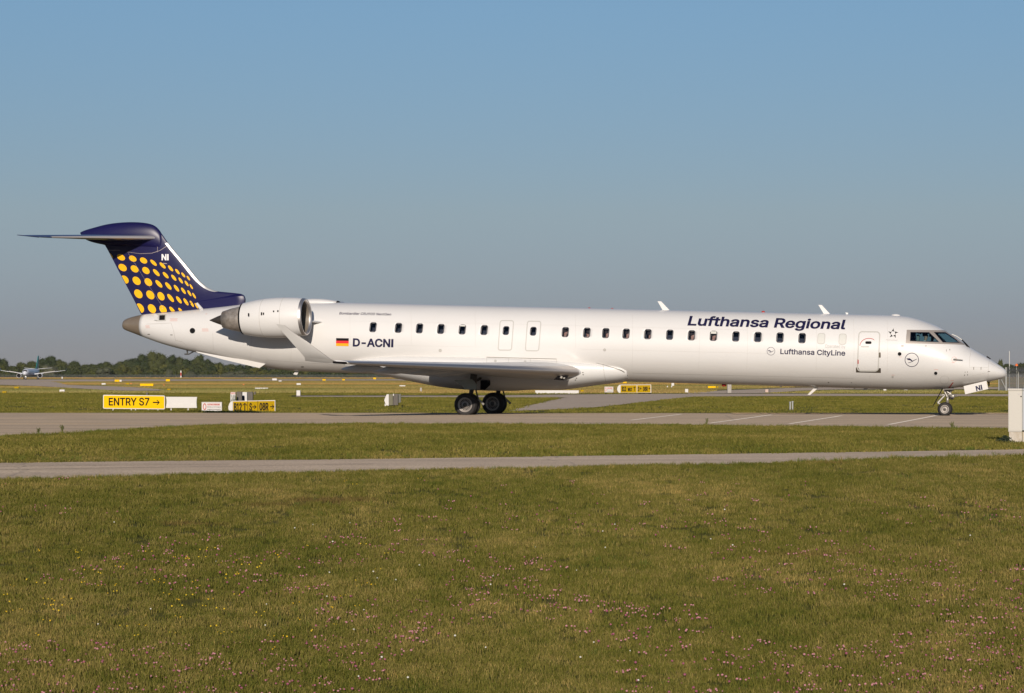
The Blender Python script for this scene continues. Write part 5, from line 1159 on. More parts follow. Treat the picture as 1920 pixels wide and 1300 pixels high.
for x0, x1, y0, y1, m_, lb, ct in SM:
    boxthing({'sign': 'guidance_sign', 'box': 'marker_box', 'marker': 'marker_light', 'barrier': 'low_slab'}[ct], x0, x1, y0, y1, M[m_], lb, ct, .3, basey=y1+.7)
# red and white pole by the wood
bq = gp(339, 708.4); e = thing('striped_pole', bq, 'red and white pole in front of the wood at left', 'pole'); Yq = bq.y
for k, m_ in enumerate(('signW', 'red', 'signW')): o = MB().box(at(338.2, 0, Yq).x, at(340.2, 0, Yq).x, Yq, Yq+.5, at(0, [708.4, 705, 699][k], Yq).z, at(0, [705, 699, 695.2][k], Yq).z).build('pole_section', M[m_]); attach(o, e)

# electrical cabinet at the right edge
bc = gp(1903, 832.5); Yc = bc.y; e = thing('electrical_cabinet', bc, 'tall cream electrical cabinet on a stained white plinth at the right picture edge', 'cabinet')
def cb(nm, x0, x1, y0, y1, dy0, dy1, m_, bev=.004):
    p, q = at(x0, y1, Yc), at(x1, y0, Yc); o = MB().box(p.x, q.x, Yc+dy0, Yc+dy1, p.z, q.z).build(nm, M[m_]); bevel(o, bev); attach(o, e)
cb('plinth', 1892.2, 1916, 810.2, 836, .02, .34, 'plinth'); cb('body', 1890.8, 1916.2, 732.5, 809.8, 0, .36, 'cabinet'); cb('roof', 1889.8, 1916.2, 728.8, 732.2, -.02, .4, 'cabinet')
cb('side_cabinet', 1916.6, 1985, 733, 809, .05, .40, 'cabgrey'); cb('side_roof', 1916.6, 1986, 729, 732.4, .03, .43, 'cabgrey'); cb('side_plinth', 1916.8, 1984, 809.6, 836, .08, .38, 'plinth'); cb('side_band', 1916.6, 1985, 807.2, 809, .035, .05, 'black')
o = MB().lathe([(0, .0), (0, .015), (.02, .012), (.02, 0)], at(1914.3, 743.6, Yc-.001), (0, -1, 0), 12).build('lock', M['black']); attach(o, e)
cb('door_seam', 1891.8, 1892.3, 734, 808, -.004, .002, 'line', .0005); cb('door_seam', 1891.8, 1915.4, 806.6, 807.1, -.004, .002, 'line', .0005); cb('hinge', 1891.4, 1892.8, 745, 749, -.012, 0, 'galv', .001); cb('hinge', 1891.4, 1892.8, 792, 796, -.012, 0, 'galv', .001); cb('type_plate', 1908, 1911.5, 738, 740.6, -.004, 0, 'signG', .0005)
cb('conduit_box', 1919.6, 1930, 722, 729, .1, .3, 'cabgrey')
e.rotation_euler.z = -math.radians(11.6)
# shrub by the cabinet
lv = MB(); rr = random.Random(3); bs = gp(1884, 833)
for k in range(420):
    t = rr.uniform(0, 6.28); r = abs(rr.gauss(0, .09)); c_ = Vector((r*math.cos(t)*1.1, r*math.sin(t), rr.uniform(.0, .19)*(1-r*2.5))); d1 = Vector((rr.gauss(0, 1), rr.gauss(0, 1), rr.gauss(0, .7))).normalized(); d2 = d1.orthogonal().normalized(); s_ = rr.uniform(.008, .018)
    lv.add([c_-d1*s_*1.6, c_+d2*s_, c_+d1*s_*1.6, c_-d2*s_], [(0, 1, 2, 3)])
o = lv.build('leaves', mat('dark_shrub_leaf', (.022, .035, .014), .6)); e2 = thing('shrub', bs, 'low dark green shrub at the foot of the cream cabinet', 'shrub'); o.parent = e2; o['kind'] = 'stuff'
o = MB().tube([(0, 0, -.02), (0, 0, .1)], .008, 5).build('stem', M['bark']); o.parent = e2
# security fence behind the nose
bf_ = gp(1895, 733.6); Yf = bf_.y; e = thing('security_fence', bf_, 'grey mesh security fence with Y-shaped posts and barbed wire behind the aircraft nose', 'fence')
fz = lambda y: at(0, y, Yf).z; fxp = lambda x: at(x, 0, Yf).x
def fpart(mb, nm, m_, stuff=False):
    o = mb.build(nm, M[m_]); attach(o, e)
    if stuff: o['kind'] = 'stuff'
q = MB()
xx = fxp(1872.5)
while xx < fxp(1990): q.box(xx, xx+.036, Yf, Yf+.01, fz(734), fz(699)); xx += .052
z_ = fz(734)
while z_ < fz(700): q.box(fxp(1872.5), fxp(1990), Yf-.011, Yf-.001, z_, z_+.018); z_ += .11
fpart(q, 'fence_mesh', 'fence', True)
for x_, w_ in ((1872.6, .05), (1909, .055), (1945, .055), (1981, .055)):
    q = MB().tube([(fxp(x_), Yf-.05, fz(734.5)), (fxp(x_), Yf-.05, fz(698.5))], w_, 8)
    if x_ > 1880: q.tube([(fxp(x_), Yf-.05, fz(698.5)), (fxp(x_-5), Yf-.3, fz(692.5))], .035, 6).tube([(fxp(x_), Yf-.05, fz(698.5)), (fxp(x_+4.5), Yf+.2, fz(692.8))], .035, 6)
    fpart(q, 'fence_post', 'galv')
fpart(MB().tube([(fxp(1886), Yf-.1, fz(734.5)), (fxp(1885.7), Yf-.1, fz(689))], .085, 10), 'corner_post', 'galv'); fpart(MB().tube([(fxp(1877), Yf-.12, fz(712)), (fxp(1887.5), Yf-.12, fz(734))], .05, 8), 'brace', 'galv')
q = MB()
for (yy, rr_) in ((693.5, .33), (697, .26)):
    N = 900; pts = []
    for k in range(N): t = k/N; th_ = t*2*math.pi*46; pts.append((fxp(1887+t*100), Yf+rr_*math.cos(th_), fz(yy)+rr_*math.sin(th_)))
    q.tube(pts, .016, 3, cap=False)
fpart(q, 'barbed_wire', 'fence', True)
boxthing('marker_pole', 1905.4, 1906.6, 686.5, 733, M['galv'], 'thin pole carrying an orange marker head behind the barbed wire', 'pole', .05, Y=Yf+12, basey=733)
o = boxthing('mast', 1892.1, 1893.4, 658.5, 700, M['galv'], 'thin tall pole rising above the fence behind the nose', 'pole', .05, Y=Yf+20, basey=733)
o = MB().lathe([(0, .001), (.0, .16), (.15, .14), (.24, .04)], at(1906, 686.5, Yf+12), (0, 0, 1), 10).build('orange_marker', M['orange']); tag(o, 'orange marker head just above the barbed wire at right', 'marker')

# ---------------------------------------------------------------- distant airliner
def far_jet():
    b = gp(50, 713.6); Yj = 1088.; sc_ = F/Yj; bx = at(48.5, 0, Yj).x; ang = math.radians(10)
    e = empty('distant_airliner', (bx, Yj, float(zg(bx, Yj)))); tag(e, 'distant white airliner with a teal fin facing the camera, at the far left', 'airliner')
    # local: x = to picture right, y = away along body, z up; nose gear at the origin
    e.rotation_euler = (0, 0, math.radians(1.5))
    r = 1.6; zc = 3.1
    prof = [(-3.6, .05, -.5), (-3.3, .55, -.4), (-2.5, 1.0, -.25), (-1.2, 1.4, -.08), (.5, 1.6, 0), (22, 1.6, 0), (27, 1.3, .3), (32, .7, .8), (34.5, .25, 1.1)]
    V = []; Fc = []
    for y, rad, dz in prof:
        for k in range(24): t = 2*math.pi*k/24; V.append((rad*math.cos(t), y, zc+dz+rad*1.05*math.sin(t)))
    for i in range(len(prof)-1):
        for k in range(24): Fc.append((i*24+k, i*24+(k+1) % 24, (i+1)*24+(k+1) % 24, (i+1)*24+k))
    Fc += [tuple(range(24)), tuple((len(prof)-1)*24+k for k in range(24))]
    mesh('fuselage', V, Fc, M['bluewhite'], e, True)
    V = []; N = 14
    for y, rad, dz in ((-2.75, .88, -.28), (-1.95, 1.2, -.15)):
        for k in range(N+1): t = math.radians(38+104*k/N); V.append(((rad+.05)*math.cos(t), y-.05, zc+dz+(rad+.05)*1.05*math.sin(t)))
    mesh('cockpit_window', V, [(k, k+1, N+2+k, N+1+k) for k in range(N)], M['black'], e, True)
    for s in (1, -1):
        MB().add([(s*1.2, 11, 2.1), (s*14.2, 18.5, 4.0), (s*14.2, 20, 4.0), (s*1.2, 16.5, 2.1), (s*1.2, 11, 2.6), (s*14.2, 18.5, 4.12), (s*14.2, 20, 4.12), (s*1.2, 16.5, 2.3)], [(0, 1, 2, 3), (4, 5, 6, 7), (0, 1, 5, 4), (1, 2, 6, 5), (2, 3, 7, 6), (0, 3, 7, 4)]).build('wing', M['bluewhite'], e)
        MB().tube([(s*5.5, 13.3, 2.95), (s*10, 15.9, 3.6)], .22, 6).build('slat', M['signW'], e)
        MB().add([(s*14.2, 18.8, 4.0), (s*15, 20, 5.6), (s*15, 20.7, 5.6), (s*14.2, 20, 4.0)], [(0, 1, 2, 3)]).build('winglet', M['bluewhite'], e)
        n_ = MB().lathe([(0, .9), (-.15, 1.0), (-1.2, 1.08), (-3, .9), (-4, .6)], (s*4.6, 9.0, 1.75), (0, -1, 0), 24).build('engine', M['bluewhite'], e, True)
        MB().lathe([(-.3, .86), (-.5, .0)], (s*4.6, 9.0, 1.75), (0, -1, 0), 24).build('intake', M['dark'], n_)
        MB().lathe([(-.3, .88), (-.0, .92), (.05, 1.0), (-.2, 1.04)], (s*4.6, 9.0, 1.75), (0, -1, 0), 24).build('intake_lip', M['signW'], n_, True)
        MB().add([(s*.4, 29, 4.6), (s*6.2, 32.5, 5.2), (s*6.2, 34, 5.2), (s*.4, 33, 4.6), (s*.4, 29, 4.8), (s*6.2, 32.5, 5.3), (s*6.2, 34, 5.3), (s*.4, 33, 4.8)], [(0, 1, 2, 3), (4, 5, 6, 7), (0, 1, 5, 4), (1, 2, 6, 5), (2, 3, 7, 6), (0, 3, 7, 4)]).build('tailplane', M['bluewhite'], e)
        for q in (-.35, .35):
            MB().lathe([(-.15, .0), (-.15, .5), (.15, .5), (.15, 0)], (s*2.9+q, 14.5, .5), (1, 0, 0), 16).build('main_wheel', M['tyre'], e)
        MB().tube([(s*2.9, 14.5, .5), (s*2.8, 14.5, 2.4)], .16, 8).build('main_strut', M['gear'], e)
        MB().lathe([(-.1, .0), (-.1, .35), (.1, .35), (.1, 0)], (s*.25, 0, .35), (1, 0, 0), 16).build('nose_wheel', M['tyre'], e)
    MB().tube([(0, 0, .4), (0, 0, 2.0)], .12, 8).build('nose_strut', M['signW'], e)
    MB().lathe([(0, .0), (0, .16), (.1, 0)], (0, -.2, 1.3), (0, -1, 0), 10).build('taxi_light', mat('lit_taxi_light', (1, .95, .8), .3, emis=3), e)
    MB().prism([(-.12, 25, 4.6), (-.12, 33.2, 4.6), (-.12, 34.8, 10.6), (-.12, 32.2, 10.6), (-.12, 28, 6)], (.24, 0, 0)).build('fin', M['teal'], e)
far_jet()

# ---------------------------------------------------------------- woods and perimeter fence
def leafmat(name, c1, c2):
    m = bpy.data.materials.new(name); m.use_nodes = True; nt = m.node_tree; p = nt.nodes['Principled BSDF']; p.inputs['Roughness'].default_value = .8; p.inputs['Specular IOR Level'].default_value = .2
    oi = nt.nodes.new('ShaderNodeObjectInfo'); tc = nt.nodes.new('ShaderNodeTexCoord')
    n = nodes_noise(nt, tc.outputs['Object'], .5, 3, .6); f = mth(nt, 'ADD', mth(nt, 'MULTIPLY', n, .7), mth(nt, 'MULTIPLY', oi.outputs['Random'], .45))
    nt.links.new(ramp(nt, f, [(.35, c1), (.8, c2)]), p.inputs['Base Color']); return m
M['leaf'] = leafmat('broadleaf_foliage', (.028, .040, .012), (.062, .068, .018)); M['leaf2'] = leafmat('grey_willow_foliage', (.065, .072, .040), (.095, .095, .055)); M['leaf3'] = leafmat('yellow_green_foliage', (.05, .06, .012), (.085, .085, .02))
def crown_mesh(seed, squash=1.0, lobes=15, nl=2600, round_=False):
    r = random.Random(seed); V = []; Fc = []; L_ = []
    for k in range(lobes):
        if round_: c_ = Vector((r.gauss(0, .12), r.gauss(0, .12), .42+r.gauss(0, .1))); rad = r.uniform(.32, .40)
        else:
            t = r.uniform(0, 6.28); h = .2+.56*(k+.5)/lobes+r.uniform(-.03, .03); d = r.uniform(.4, 1.0)*.30*math.sqrt(max(0, 1-((h-.42)/.52)**2))
            c_ = Vector((d*math.cos(t), d*math.sin(t), h)); rad = r.uniform(.17, .25)
        L_.append((c_, rad))
    bm = bmesh.new()
    for c_, rad in L_: bmesh.ops.create_icosphere(bm, subdivisions=1, radius=rad*.82, matrix=Matrix.Translation(c_))
    me = bpy.data.meshes.new('crown'); bm.to_mesh(me); bm.free(); V = [tuple(v.co) for v in me.vertices]; Fc = [tuple(p.vertices) for p in me.polygons]
    for k in range(nl):
        c_, rad = r.choice(L_); d = Vector((r.gauss(0, 1), r.gauss(0, 1), r.gauss(0, 1))).normalized(); p = c_+d*rad*r.uniform(.78, 1.10)
        if any((p-c2).length < r2*.74 for c2, r2 in L_): continue
        n_ = (d+Vector((r.gauss(0, .6), r.gauss(0, .6), r.gauss(0, .6)))).normalized(); a = n_.orthogonal().normalized(); b = n_.cross(a); s_ = r.uniform(.012, .026); q = len(V)
        t = r.uniform(0, 6.28); a2 = a*math.cos(t)+b*math.sin(t); b2 = n_.cross(a2)
        V += [tuple(p-a2*s_), tuple(p-b2*s_*.7), tuple(p+a2*s_), tuple(p+b2*s_*.7)]; Fc.append((q, q+1, q+2, q+3))
    me2 = bpy.data.meshes.new('crown'); me2.from_pydata(V, [], Fc); return me2
CROWN = [crown_mesh(s) for s in range(6)]; ROUND = [crown_mesh(50+s, round_=True, lobes=7) for s in range(2)]
tk = MB().tube([(0, 0, 0), (.005, 0, .2), (-.01, .01, .5)], [.022, .017, .008], 6).tube([(0, 0, .2), (.08, .03, .42)], [.012, .004], 5).tube([(0, 0, .25), (-.09, .02, .45)], [.012, .004], 5)
tkm = None
def tree(x, ytop, Y, wpx, m_, meshes, label, group, k, cat='tree'):
    global tkm
    if group and x < 1800: label = label+', '+next(t_ for x_, t_ in ((0, 'at the left picture edge'), (40, 'just left of the distant airliner'), (125, 'behind the distant airliner'), (200, 'left of the ENTRY S7 sign'), (262, 'above the ENTRY S7 letters'), (312, 'above the ENTRY S7 arrow'), (372, 'above the blank white panel'), (440, 'under the tail'), (520, 'under the engine'), (640, 'under the winglet'), (9999, 'behind the fuselage')) if x < x_)
    X = at(x, 0, Y).x; z0 = float(zg(X, Y)); h = at(0, ytop, Y).z-z0; w_ = wpx/F*Y
    e = empty('tree' if cat == 'tree' else 'bush', (X, Y, z0), random.uniform(0, 6.28)); e.scale = (w_/.95, w_/.95, h/.97); tag(e, label, cat, group)
    me = meshes[k % len(meshes)]; key = me.name+m_
    if key not in CM: c = me.copy(); c.materials.clear(); c.materials.append(M[m_]); CM[key] = c
    o = bpy.data.objects.new('crown', CM[key]); C.objects.link(o); o.parent = e
    if tkm is None: t = tk.build('trunk', M['bark'], e); tkm = t.data
    else: t = bpy.data.objects.new('trunk', tkm); C.objects.link(t); t.parent = e
CM = {}
PROFILE = [(-30, 678), (-10, 668), (2, 671), (12, 684), (24, 684), (34, 686), (46, 678), (58, 675), (70, 680), (84, 671), (95, 663), (106, 671), (118, 674), (128, 682), (138, 676), (151, 683), (165, 680), (181, 681), (194, 679), (205, 676), (216, 682),
           (228, 677), (240, 670), (252, 668), (264, 667), (273, 661), (284, 657), (297, 660), (309, 666), (320, 661.5), (333, 667), (345, 669), (357, 672), (370, 663.5), (382, 670), (396, 675), (410, 678), (428, 681), (448, 683), (470, 683)]
PROFILE += [(x, 684+2*math.sin(x*.05)) for x in range(495, 1840, 25)]
for i, (x, y) in enumerate(PROFILE):
    tree(x, y, 1680 if x > 225 else 1600, random.uniform(30, 44), 'leaf', CROWN, 'dark green tree in the back row of the wood', 'trees in the back row of the wood', i)
rr = random.Random(11); x = -30
while x < 1840:
    top = np.interp(x, [p[0] for p in PROFILE], [p[1] for p in PROFILE]); y = max(top+rr.uniform(3, 9), 682+rr.uniform(-2, 6))
    tree(x, y, 1560+rr.uniform(-8, 20), rr.uniform(22, 34), rr.choice(['leaf', 'leaf', 'leaf3']), CROWN, 'mid green tree in the middle row of the wood', 'trees in the middle row of the wood', rr.randrange(9)); x += rr.uniform(9, 14) if x < 800 else rr.uniform(20, 26)
x = -25
while x < 760:
    tree(x, 696+rr.uniform(-7, 3), 1515+rr.uniform(-5, 8), rr.uniform(16, 25), rr.choice(['leaf', 'leaf3', 'leaf']), CROWN, 'low green tree in the front row of the wood', 'low trees along the perimeter fence', rr.randrange(9)); x += rr.uniform(8, 15)
for x, y, w_, lb in ((192, 688.5, 27, 'largest pale rounded willow in front of the wood, between the distant airliner and the tail'), (357.5, 696, 17, 'small pale rounded willow right of the striped pole'), (449.5, 694.5, 18, 'pale rounded bush under the ventral strake'), (95, 684, 30, 'grey-green willow right of the distant airliner'), (318, 692, 12, 'narrow grey bush left of the striped pole'), (430, 697, 26, 'wide yellow-green bush under the ventral strake')):
    tree(x, y, 1500, w_, 'leaf2' if w_ < 29 else 'leaf2', ROUND, lb, None, 1, 'bush')
for i, x in enumerate(range(1840, 2010, 11)):
    tree(x+rr.uniform(-3, 3), (679 if x > 1882 else 681)+rr.uniform(-1.5, 2), 1500+rr.uniform(0, 60), rr.uniform(26, 38), 'leaf', CROWN, 'dark tree of the low wood behind the security fence at right', 'trees at right behind the security fence', i)
tree(1876, 672.5, 1480, 11, 'leaf', CROWN, 'tallest tree of the low wood at right, above the aircraft nose', None, 2)
# perimeter fence (about 1.4 km off)
ef_ = thing('perimeter_fence', gp(300, 708.6), 'long dark perimeter fence at the foot of the wood', 'fence')
Yp = 1490.; q = MB(); zb = float(zg(0, Yp))
xx = at(-30, 0, Yp).x
while xx < at(800, 0, Yp).x: q.box(xx, xx+.32, Yp, Yp+.05, zb-.1, zb+1.75); xx += .62
q.box(at(-30, 0, Yp).x, at(800, 0, Yp).x, Yp-.06, Yp-.01, zb+1.6, zb+1.75); o = q.build('fence_mesh', M['ffence']); attach(o, ef_); o['kind'] = 'stuff'
xx = at(-30, 0, Yp).x; pm = None
while xx < at(800, 0, Yp).x:
    if pm is None: o = MB().box(-.09, .09, -.2, 0, -.1, 2.1).build('fence_post', M['ffence']); pm = o.data
    else: o = bpy.data.objects.new('fence_post', pm); C.objects.link(o)
    o.parent = ef_; o.location = (xx-ef_.location.x, Yp-ef_.location.y, zb-ef_.location.z); xx += 3.

# ---------------------------------------------------------------- grass, weeds, flowers
def px_of(X, Y): return 960+F*X/Y, YH-F*(zg(X, Y)-H)/Y
def scatter_mesh(name, protos, pts, rotz, scl, idx, kindlabel):
    """one object: points carrying instances of a few tuft meshes"""
    me = bpy.data.meshes.new(name); me.vertices.add(len(pts)); me.vertices.foreach_set('co', np.asarray(pts, 'f').ravel())
    for nm, ty, arr in (('rotz', 'FLOAT', rotz), ('scl', 'FLOAT', scl), ('idx', 'INT', idx)):
        at_ = me.attributes.new(nm, ty, 'POINT'); at_.data.foreach_set('value', np.asarray(arr, 'f' if ty == 'FLOAT' else 'i'))
    o = bpy.data.objects.new(name, me); C.objects.link(o); o['kind'] = 'stuff'; tag(o, kindlabel[0], kindlabel[1])
    ng_ = bpy.data.node_groups.new(name, 'GeometryNodeTree'); ng_.interface.new_socket('Geometry', in_out='INPUT', socket_type='NodeSocketGeometry'); ng_.interface.new_socket('Geometry', in_out='OUTPUT', socket_type='NodeSocketGeometry')
    N = ng_.nodes; gi = N.new('NodeGroupInput'); go = N.new('NodeGroupOutput'); iop = N.new('GeometryNodeInstanceOnPoints'); gj = N.new('GeometryNodeGeometryToInstance')
    for p in protos[::-1]:
        oi = N.new('GeometryNodeObjectInfo'); oi.inputs['Object'].default_value = p; ng_.links.new(oi.outputs['Geometry'], gj.inputs[0])
    def attr(nm, ty): n = N.new('GeometryNodeInputNamedAttribute'); n.data_type = ty; n.inputs['Name'].default_value = nm; return n.outputs['Attribute']
    mp = N.new('GeometryNodeMeshToPoints'); ng_.links.new(gi.outputs[0], mp.inputs[0]); ng_.links.new(mp.outputs[0], iop.inputs['Points']); ng_.links.new(gj.outputs[0], iop.inputs['Instance'])
    iop.inputs['Pick Instance'].default_value = True; ng_.links.new(attr('idx', 'INT'), iop.inputs['Instance Index'])
    cx = N.new('ShaderNodeCombineXYZ'); ng_.links.new(attr('rotz', 'FLOAT'), cx.inputs[2]); ng_.links.new(cx.outputs[0], iop.inputs['Rotation'])
    cs = N.new('ShaderNodeCombineXYZ'); a = attr('scl', 'FLOAT'); [ng_.links.new(a, cs.inputs[k]) for k in range(3)]; ng_.links.new(cs.outputs[0], iop.inputs['Scale'])
    ng_.links.new(iop.outputs[0], go.inputs[0]); md = o.modifiers.new('scatter', 'NODES'); md.node_group = ng_
    return o
def tuft(seed, n, R, hmin, hmax, wd, lean=.45):
    r = random.Random(seed); V = []; Fc = []
    for k in range(n):
        t = r.uniform(0, 6.28); d = R*math.sqrt(r.random()); x, y = d*math.cos(t), d*math.sin(t); h = r.uniform(hmin, hmax); w_ = wd*r.uniform(.6, 1.3); a = r.uniform(0, 6.28)
        lx, ly = r.gauss(0, lean)*h, r.gauss(0, lean)*h; sx, sy = math.cos(a)*w_/2, math.sin(a)*w_/2; q = len(V)
        V += [(x-sx, y-sy, -.01), (x+sx, y+sy, -.01), (x+sx*.8+lx*.35, y+sy*.8+ly*.35, h*.6), (x-sx*.8+lx*.35, y-sy*.8+ly*.35, h*.6), (x+lx, y+ly, h)]
        Fc += [(q, q+1, q+2, q+3), (q+3, q+2, q+4)]
    me = bpy.data.meshes.new('tuft'); me.from_pydata(V, [], Fc); me.materials.append(M['blade']); return bpy.data.objects.new('tuft', me)
Tn = [tuft(s, 60, .13, .018, .062, .0058, .38) for s in range(5)]; Tt = [tuft(20+s, 26, .07, .05, .13, .006, .3) for s in range(4)]
for t_ in Tt[2:]: t_.data.materials.clear(); t_.data.materials.append(M['lush'])
Tm = [tuft(30+s, 46, .22, .03, .075, .012) for s in range(4)]; Tf = [tuft(40+s, 40, .5, .04, .10, .03) for s in range(4)]
def field(Y0, Y1, dens, margin=.05):
    n_ = int(dens*(Y1-Y0)*(Y1+Y0)/2*(2*(.2043+margin))); Y = np.sqrt(rng.uniform(Y0**2, Y1**2, n_)); s = rng.uniform(-.2043-margin, .2043+margin, n_); return s*Y, Y
def plin(P, x): return np.interp(x, [p[0] for p in P], [p[1] for p in P])
def not_paved(X, Y, pad=.0):
    x, y = px_of(X, Y); ok = np.ones(len(X), bool)
    ok &= ~((y < plin(ROADN, x)-pad) & (y > plin(ROADF, x)+pad))
    ok &= ~((y < plin(NEARTAXI, x)-pad) & (Y < 100.4)); return ok
def vnoise(X, Y, s, seed):
    r = np.random.default_rng(seed); G_ = r.random((64, 64)); u_ = X*s % 63; v_ = Y*s % 63; i, j = u_.astype(int), v_.astype(int); fu, fv = u_-i, v_-j; fu = fu*fu*(3-2*fu); fv = fv*fv*(3-2*fv)
    return G_[i, j]*(1-fu)*(1-fv)+G_[(i+1) % 64, j]*fu*(1-fv)+G_[i, (j+1) % 64]*(1-fu)*fv+G_[(i+1) % 64, (j+1) % 64]*fu*fv
def mk(name, protos, segs, label, scale=(.75, 1.35), pad=0.):
    Xs, Ys_ = [], []
    for a in segs: x_, y_ = field(*a); Xs.append(x_); Ys_.append(y_)
    X = np.concatenate(Xs); Y = np.concatenate(Ys_); ok = not_paved(X, Y, pad); X, Y = X[ok], Y[ok]; Z = zg(X, Y); n_ = len(X)
    s_ = rng.uniform(*scale, n_)*(.84+.32*vnoise(X, Y*.6, .9, 3)); print(name, n_)
    return scatter_mesh(name, protos, np.stack([X, Y, Z], 1), rng.uniform(0, 6.28, n_), s_, rng.integers(0, len(protos), n_), (label, 'grass'))
mk('mown_grass', Tn, [(18.5, 25, 95), (25, 32, 66), (32, 46, 46)], 'short dry-tipped mown grass in the foreground meadow')
mk('verge_grass', Tm, [(44, 80, 15)], 'mown grass between the service road and the taxiway')
POLYS = [[(540, 741.5), (900, 741), (1060, 739.5), (1300, 738), (1340, 731), (1500, 726), (1960, 725), (1960, 732), (1600, 732), (1500, 735), (1440, 738.3), (1960, 739), (1960, 745), (1500, 744.5), (1300, 745), (1240, 752), (1180, 758.5), (1120, 765), (1045, 769), (950, 773), (975, 764), (1010, 756), (1050, 746.8), (900, 746.5), (540, 746)],
         [(-80, 714), (105, 716), (125, 721.4), (190, 723.4), (260, 726.6), (315, 731.2), (315, 734), (260, 734), (200, 733), (150, 730), (60, 725), (-80, 722)], [(-80, 711.2), (1100, 711), (1100, 714), (560, 714.6), (250, 715.6), (-80, 715.6)]]
def inpolys(x, y):
    r_ = np.zeros(len(x), bool)
    for P in POLYS:
        c_ = np.zeros(len(x), bool); j = len(P)-1
        for i in range(len(P)):
            (xi, yi), (xj, yj) = P[i], P[j]
            if yi != yj: c_ ^= ((yi > y) != (yj > y)) & (x < (xj-xi)*(y-yi)/(yj-yi)+xi)
            j = i
        r_ |= c_
    return r_
Th = [tuft(60+s, 46, 1.1, .05, .12, .09, .5) for s in range(4)]
for nm, segs, lb, sc2, pr_ in (('strip_grass', [(112, 122, 3.0), (122, 205, 2.2)], 'mown grass strip behind the taxiway', (.7, 1.25), Tf), ('hay_meadow', [(205, 330, .45), (330, 650, .22), (650, 1150, .07)], 'dry hay meadow between the far taxiways and the runway', (.6, 1.1), Th), ('runway_verge_grass', [(1150, 1485, .035)], 'dry tan grass beyond the runway', (1.0, 1.8), Th)):
    Xs, Ys_ = zip(*[field(*a) for a in segs]); X = np.concatenate(Xs); Y = np.concatenate(Ys_); x_, y_ = px_of(X, Y); ok = ~inpolys(x_, y_) & ((Y > 122) | (X < -11)); X, Y = X[ok], Y[ok]; n_ = len(X); print(nm, n_)
    scatter_mesh(nm, pr_, np.stack([X, Y, zg(X, Y)], 1), rng.uniform(0, 6.28, n_), rng.uniform(*sc2, n_), rng.integers(0, len(pr_), n_), (lb, 'grass'))
# taller tufts: clumps in the meadow and along pavement edges
X, Y = field(18.5, 44, 4.5); ok = not_paved(X, Y) & (vnoise(X, Y*.5, .8, 9) > .58); X, Y = X[ok], Y[ok]
ex, ey = [], []
for P, cnt, sd in ((ROADN, 420, 1), (ROADF, 200, -1), (NEARTAXI, 500, 1)):
    for k in range(cnt):
        x_ = rng.uniform(-40, 1960); g_ = gp(x_, float(plin(P, x_))+sd*abs(rng.normal(0, 1.1))+sd*.6); ex.append(g_.x); ey.append(g_.y)
X = np.concatenate([X, ex]); Y = np.concatenate([Y, ey]); n_ = len(X); print('tall', n_)
scatter_mesh('tall_grass_tufts', Tt, np.stack([X, Y, zg(X, Y)], 1), rng.uniform(0, 6.28, n_), rng.uniform(.5, 1.0, n_)*np.where(Y > 44, 1.25, .85), rng.integers(0, 4, n_), ('taller grass tufts in the meadow and along pavement edges', 'grass'))
# flowers
def flower(seed, col, r0, h, n=3):
    m = mat('flower_petals_%d' % seed, col, .7, noise=(40, .6, tuple(c*.6 for c in col))); st = bpy.data.materials.get('flower_stem') or mat('flower_stem', (.06, .08, .02), .8)
    q = MB(); r = random.Random(seed)
    for k in range(n):
        x_, y_, z_ = (r.gauss(0, .035), r.gauss(0, .035), h*r.uniform(.75, 1.15)) if n > 1 else (0, 0, h)
        rr0 = r0*r.uniform(.75, 1.2); q.lathe([(-rr0*.7, rr0*.45), (-rr0*.1, rr0), (rr0*.5, rr0*.75), (rr0*.85, .0005)], (x_, y_, z_), (r.gauss(0, .2), r.gauss(0, .2), 1), 8, 0); q.tube([(x_*.5, y_*.5, 0), (x_, y_, z_-rr0*.5)], .0012, 4, 1)
    o = q.build('flower', [m, st]); C.objects.unlink(o); return o
Fp = [flower(1, (.42, .13, .18), .0115, .050, 2), flower(2, (.34, .09, .15), .0105, .045, 1), flower(3, (.55, .24, .27), .011, .055, 3)]
Fy = [flower(4, (.75, .46, .01), .0075, .055, 3), flower(5, (.72, .50, .02), .0085, .05, 2)]; Fw = [flower(6, (.72, .70, .62), .0095, .05, 1)]
def flowers(name, protos, dens, thr, seed, label, Y0, Y1, s=.7):
    X, Y = field(Y0, Y1, dens); nz = vnoise(X+20, Y*.45, s, seed); x_, y_ = px_of(X, Y); w_ = np.clip((y_-925)/230, .05, 1)
    ok = not_paved(X, Y) & (nz > thr) & (rng.random(len(X)) < w_); X, Y = X[ok], Y[ok]; n_ = len(X); print(name, n_)
    scatter_mesh(name, protos, np.stack([X, Y, zg(X, Y)], 1), rng.uniform(0, 6.28, n_), rng.uniform(.75, 1.2, n_), rng.integers(0, len(protos), n_), (label, 'flowers'))
flowers('clover_flowers', Fp, 20, .48, 31, 'pink clover heads scattered through the foreground meadow', 18.5, 40)
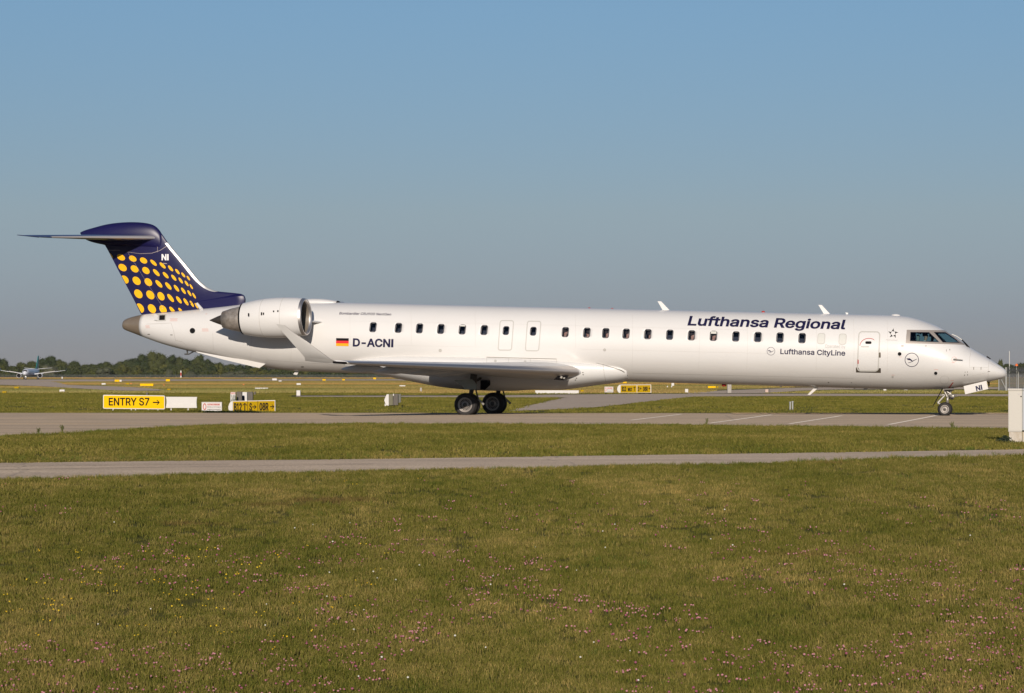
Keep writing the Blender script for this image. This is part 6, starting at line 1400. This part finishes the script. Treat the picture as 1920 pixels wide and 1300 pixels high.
flowers('yellow_flowers', Fy, 4, .79, 77, 'small yellow flowers in loose drifts in the foreground meadow', 18.5, 43, .45)
flowers('white_flowers', Fw, .5, .4, 5, 'few small white flowers in the foreground meadow', 18.5, 43)
# weeds on the pavement edge
def weed(x, y, hpx, label):
    b = gp(x, y); h = hpx/F*b.y; q = MB(); r = random.Random(int(x))
    for k in range(26):
        t = r.uniform(0, 6.28); le = r.uniform(.45, 1)*h; sp = r.uniform(.05, .33)*h; p0_ = Vector((0, 0, 0)); p1_ = Vector((math.cos(t)*sp*.4, math.sin(t)*sp*.4, le*.6)); p2_ = Vector((math.cos(t)*sp, math.sin(t)*sp, le)); q.tube([p0_, p1_, p2_], [.009, .007, .003], 3)
        for j in range(1): c_ = p1_.lerp(p2_, r.random()); d = Vector((r.gauss(0, 1), r.gauss(0, 1), r.gauss(0, .5))).normalized()*.03; u_ = d.orthogonal().normalized()*.012; q.add([c_, c_+d*.5+u_, c_+d, c_+d*.5-u_], [(0, 1, 2, 3)])
    o = q.build('weed', bpy.data.materials.get('weed_green') or mat('weed_green', (.13, .135, .045), .8)); o.location = b; tag(o, label, 'weed')
weed(1325, 797, 13, 'upright green weed standing at the taxiway edge between two white lines'); weed(1785, 806, 16, 'leafy weed at the taxiway edge below the nose wheel'); weed(72, 815, 14, 'left of two wispy weeds at the taxiway edge at far left'); weed(117, 812, 16, 'right of two wispy weeds at the taxiway edge at far left'); weed(1270, 800, 7, 'small weed at the taxiway edge left of the upright weed')
# thin summer haze in the air over the whole airfield
hb_ = MB().box(-9800, 9800, -30, 12300, -2.7, 30).build('haze', None); hb_['kind'] = 'stuff'
hm = bpy.data.materials.new('haze_air'); hm.use_nodes = True; nt = hm.node_tree; nt.nodes.clear(); o_ = nt.nodes.new('ShaderNodeOutputMaterial'); pv = nt.nodes.new('ShaderNodeVolumePrincipled')
pv.inputs['Color'].default_value = (.80, .86, .95, 1); pv.inputs['Density'].default_value = 2.6e-5; nt.links.new(pv.outputs[0], o_.inputs['Volume']); hb_.data.materials.clear(); hb_.data.materials.append(hm)
print('scene done')
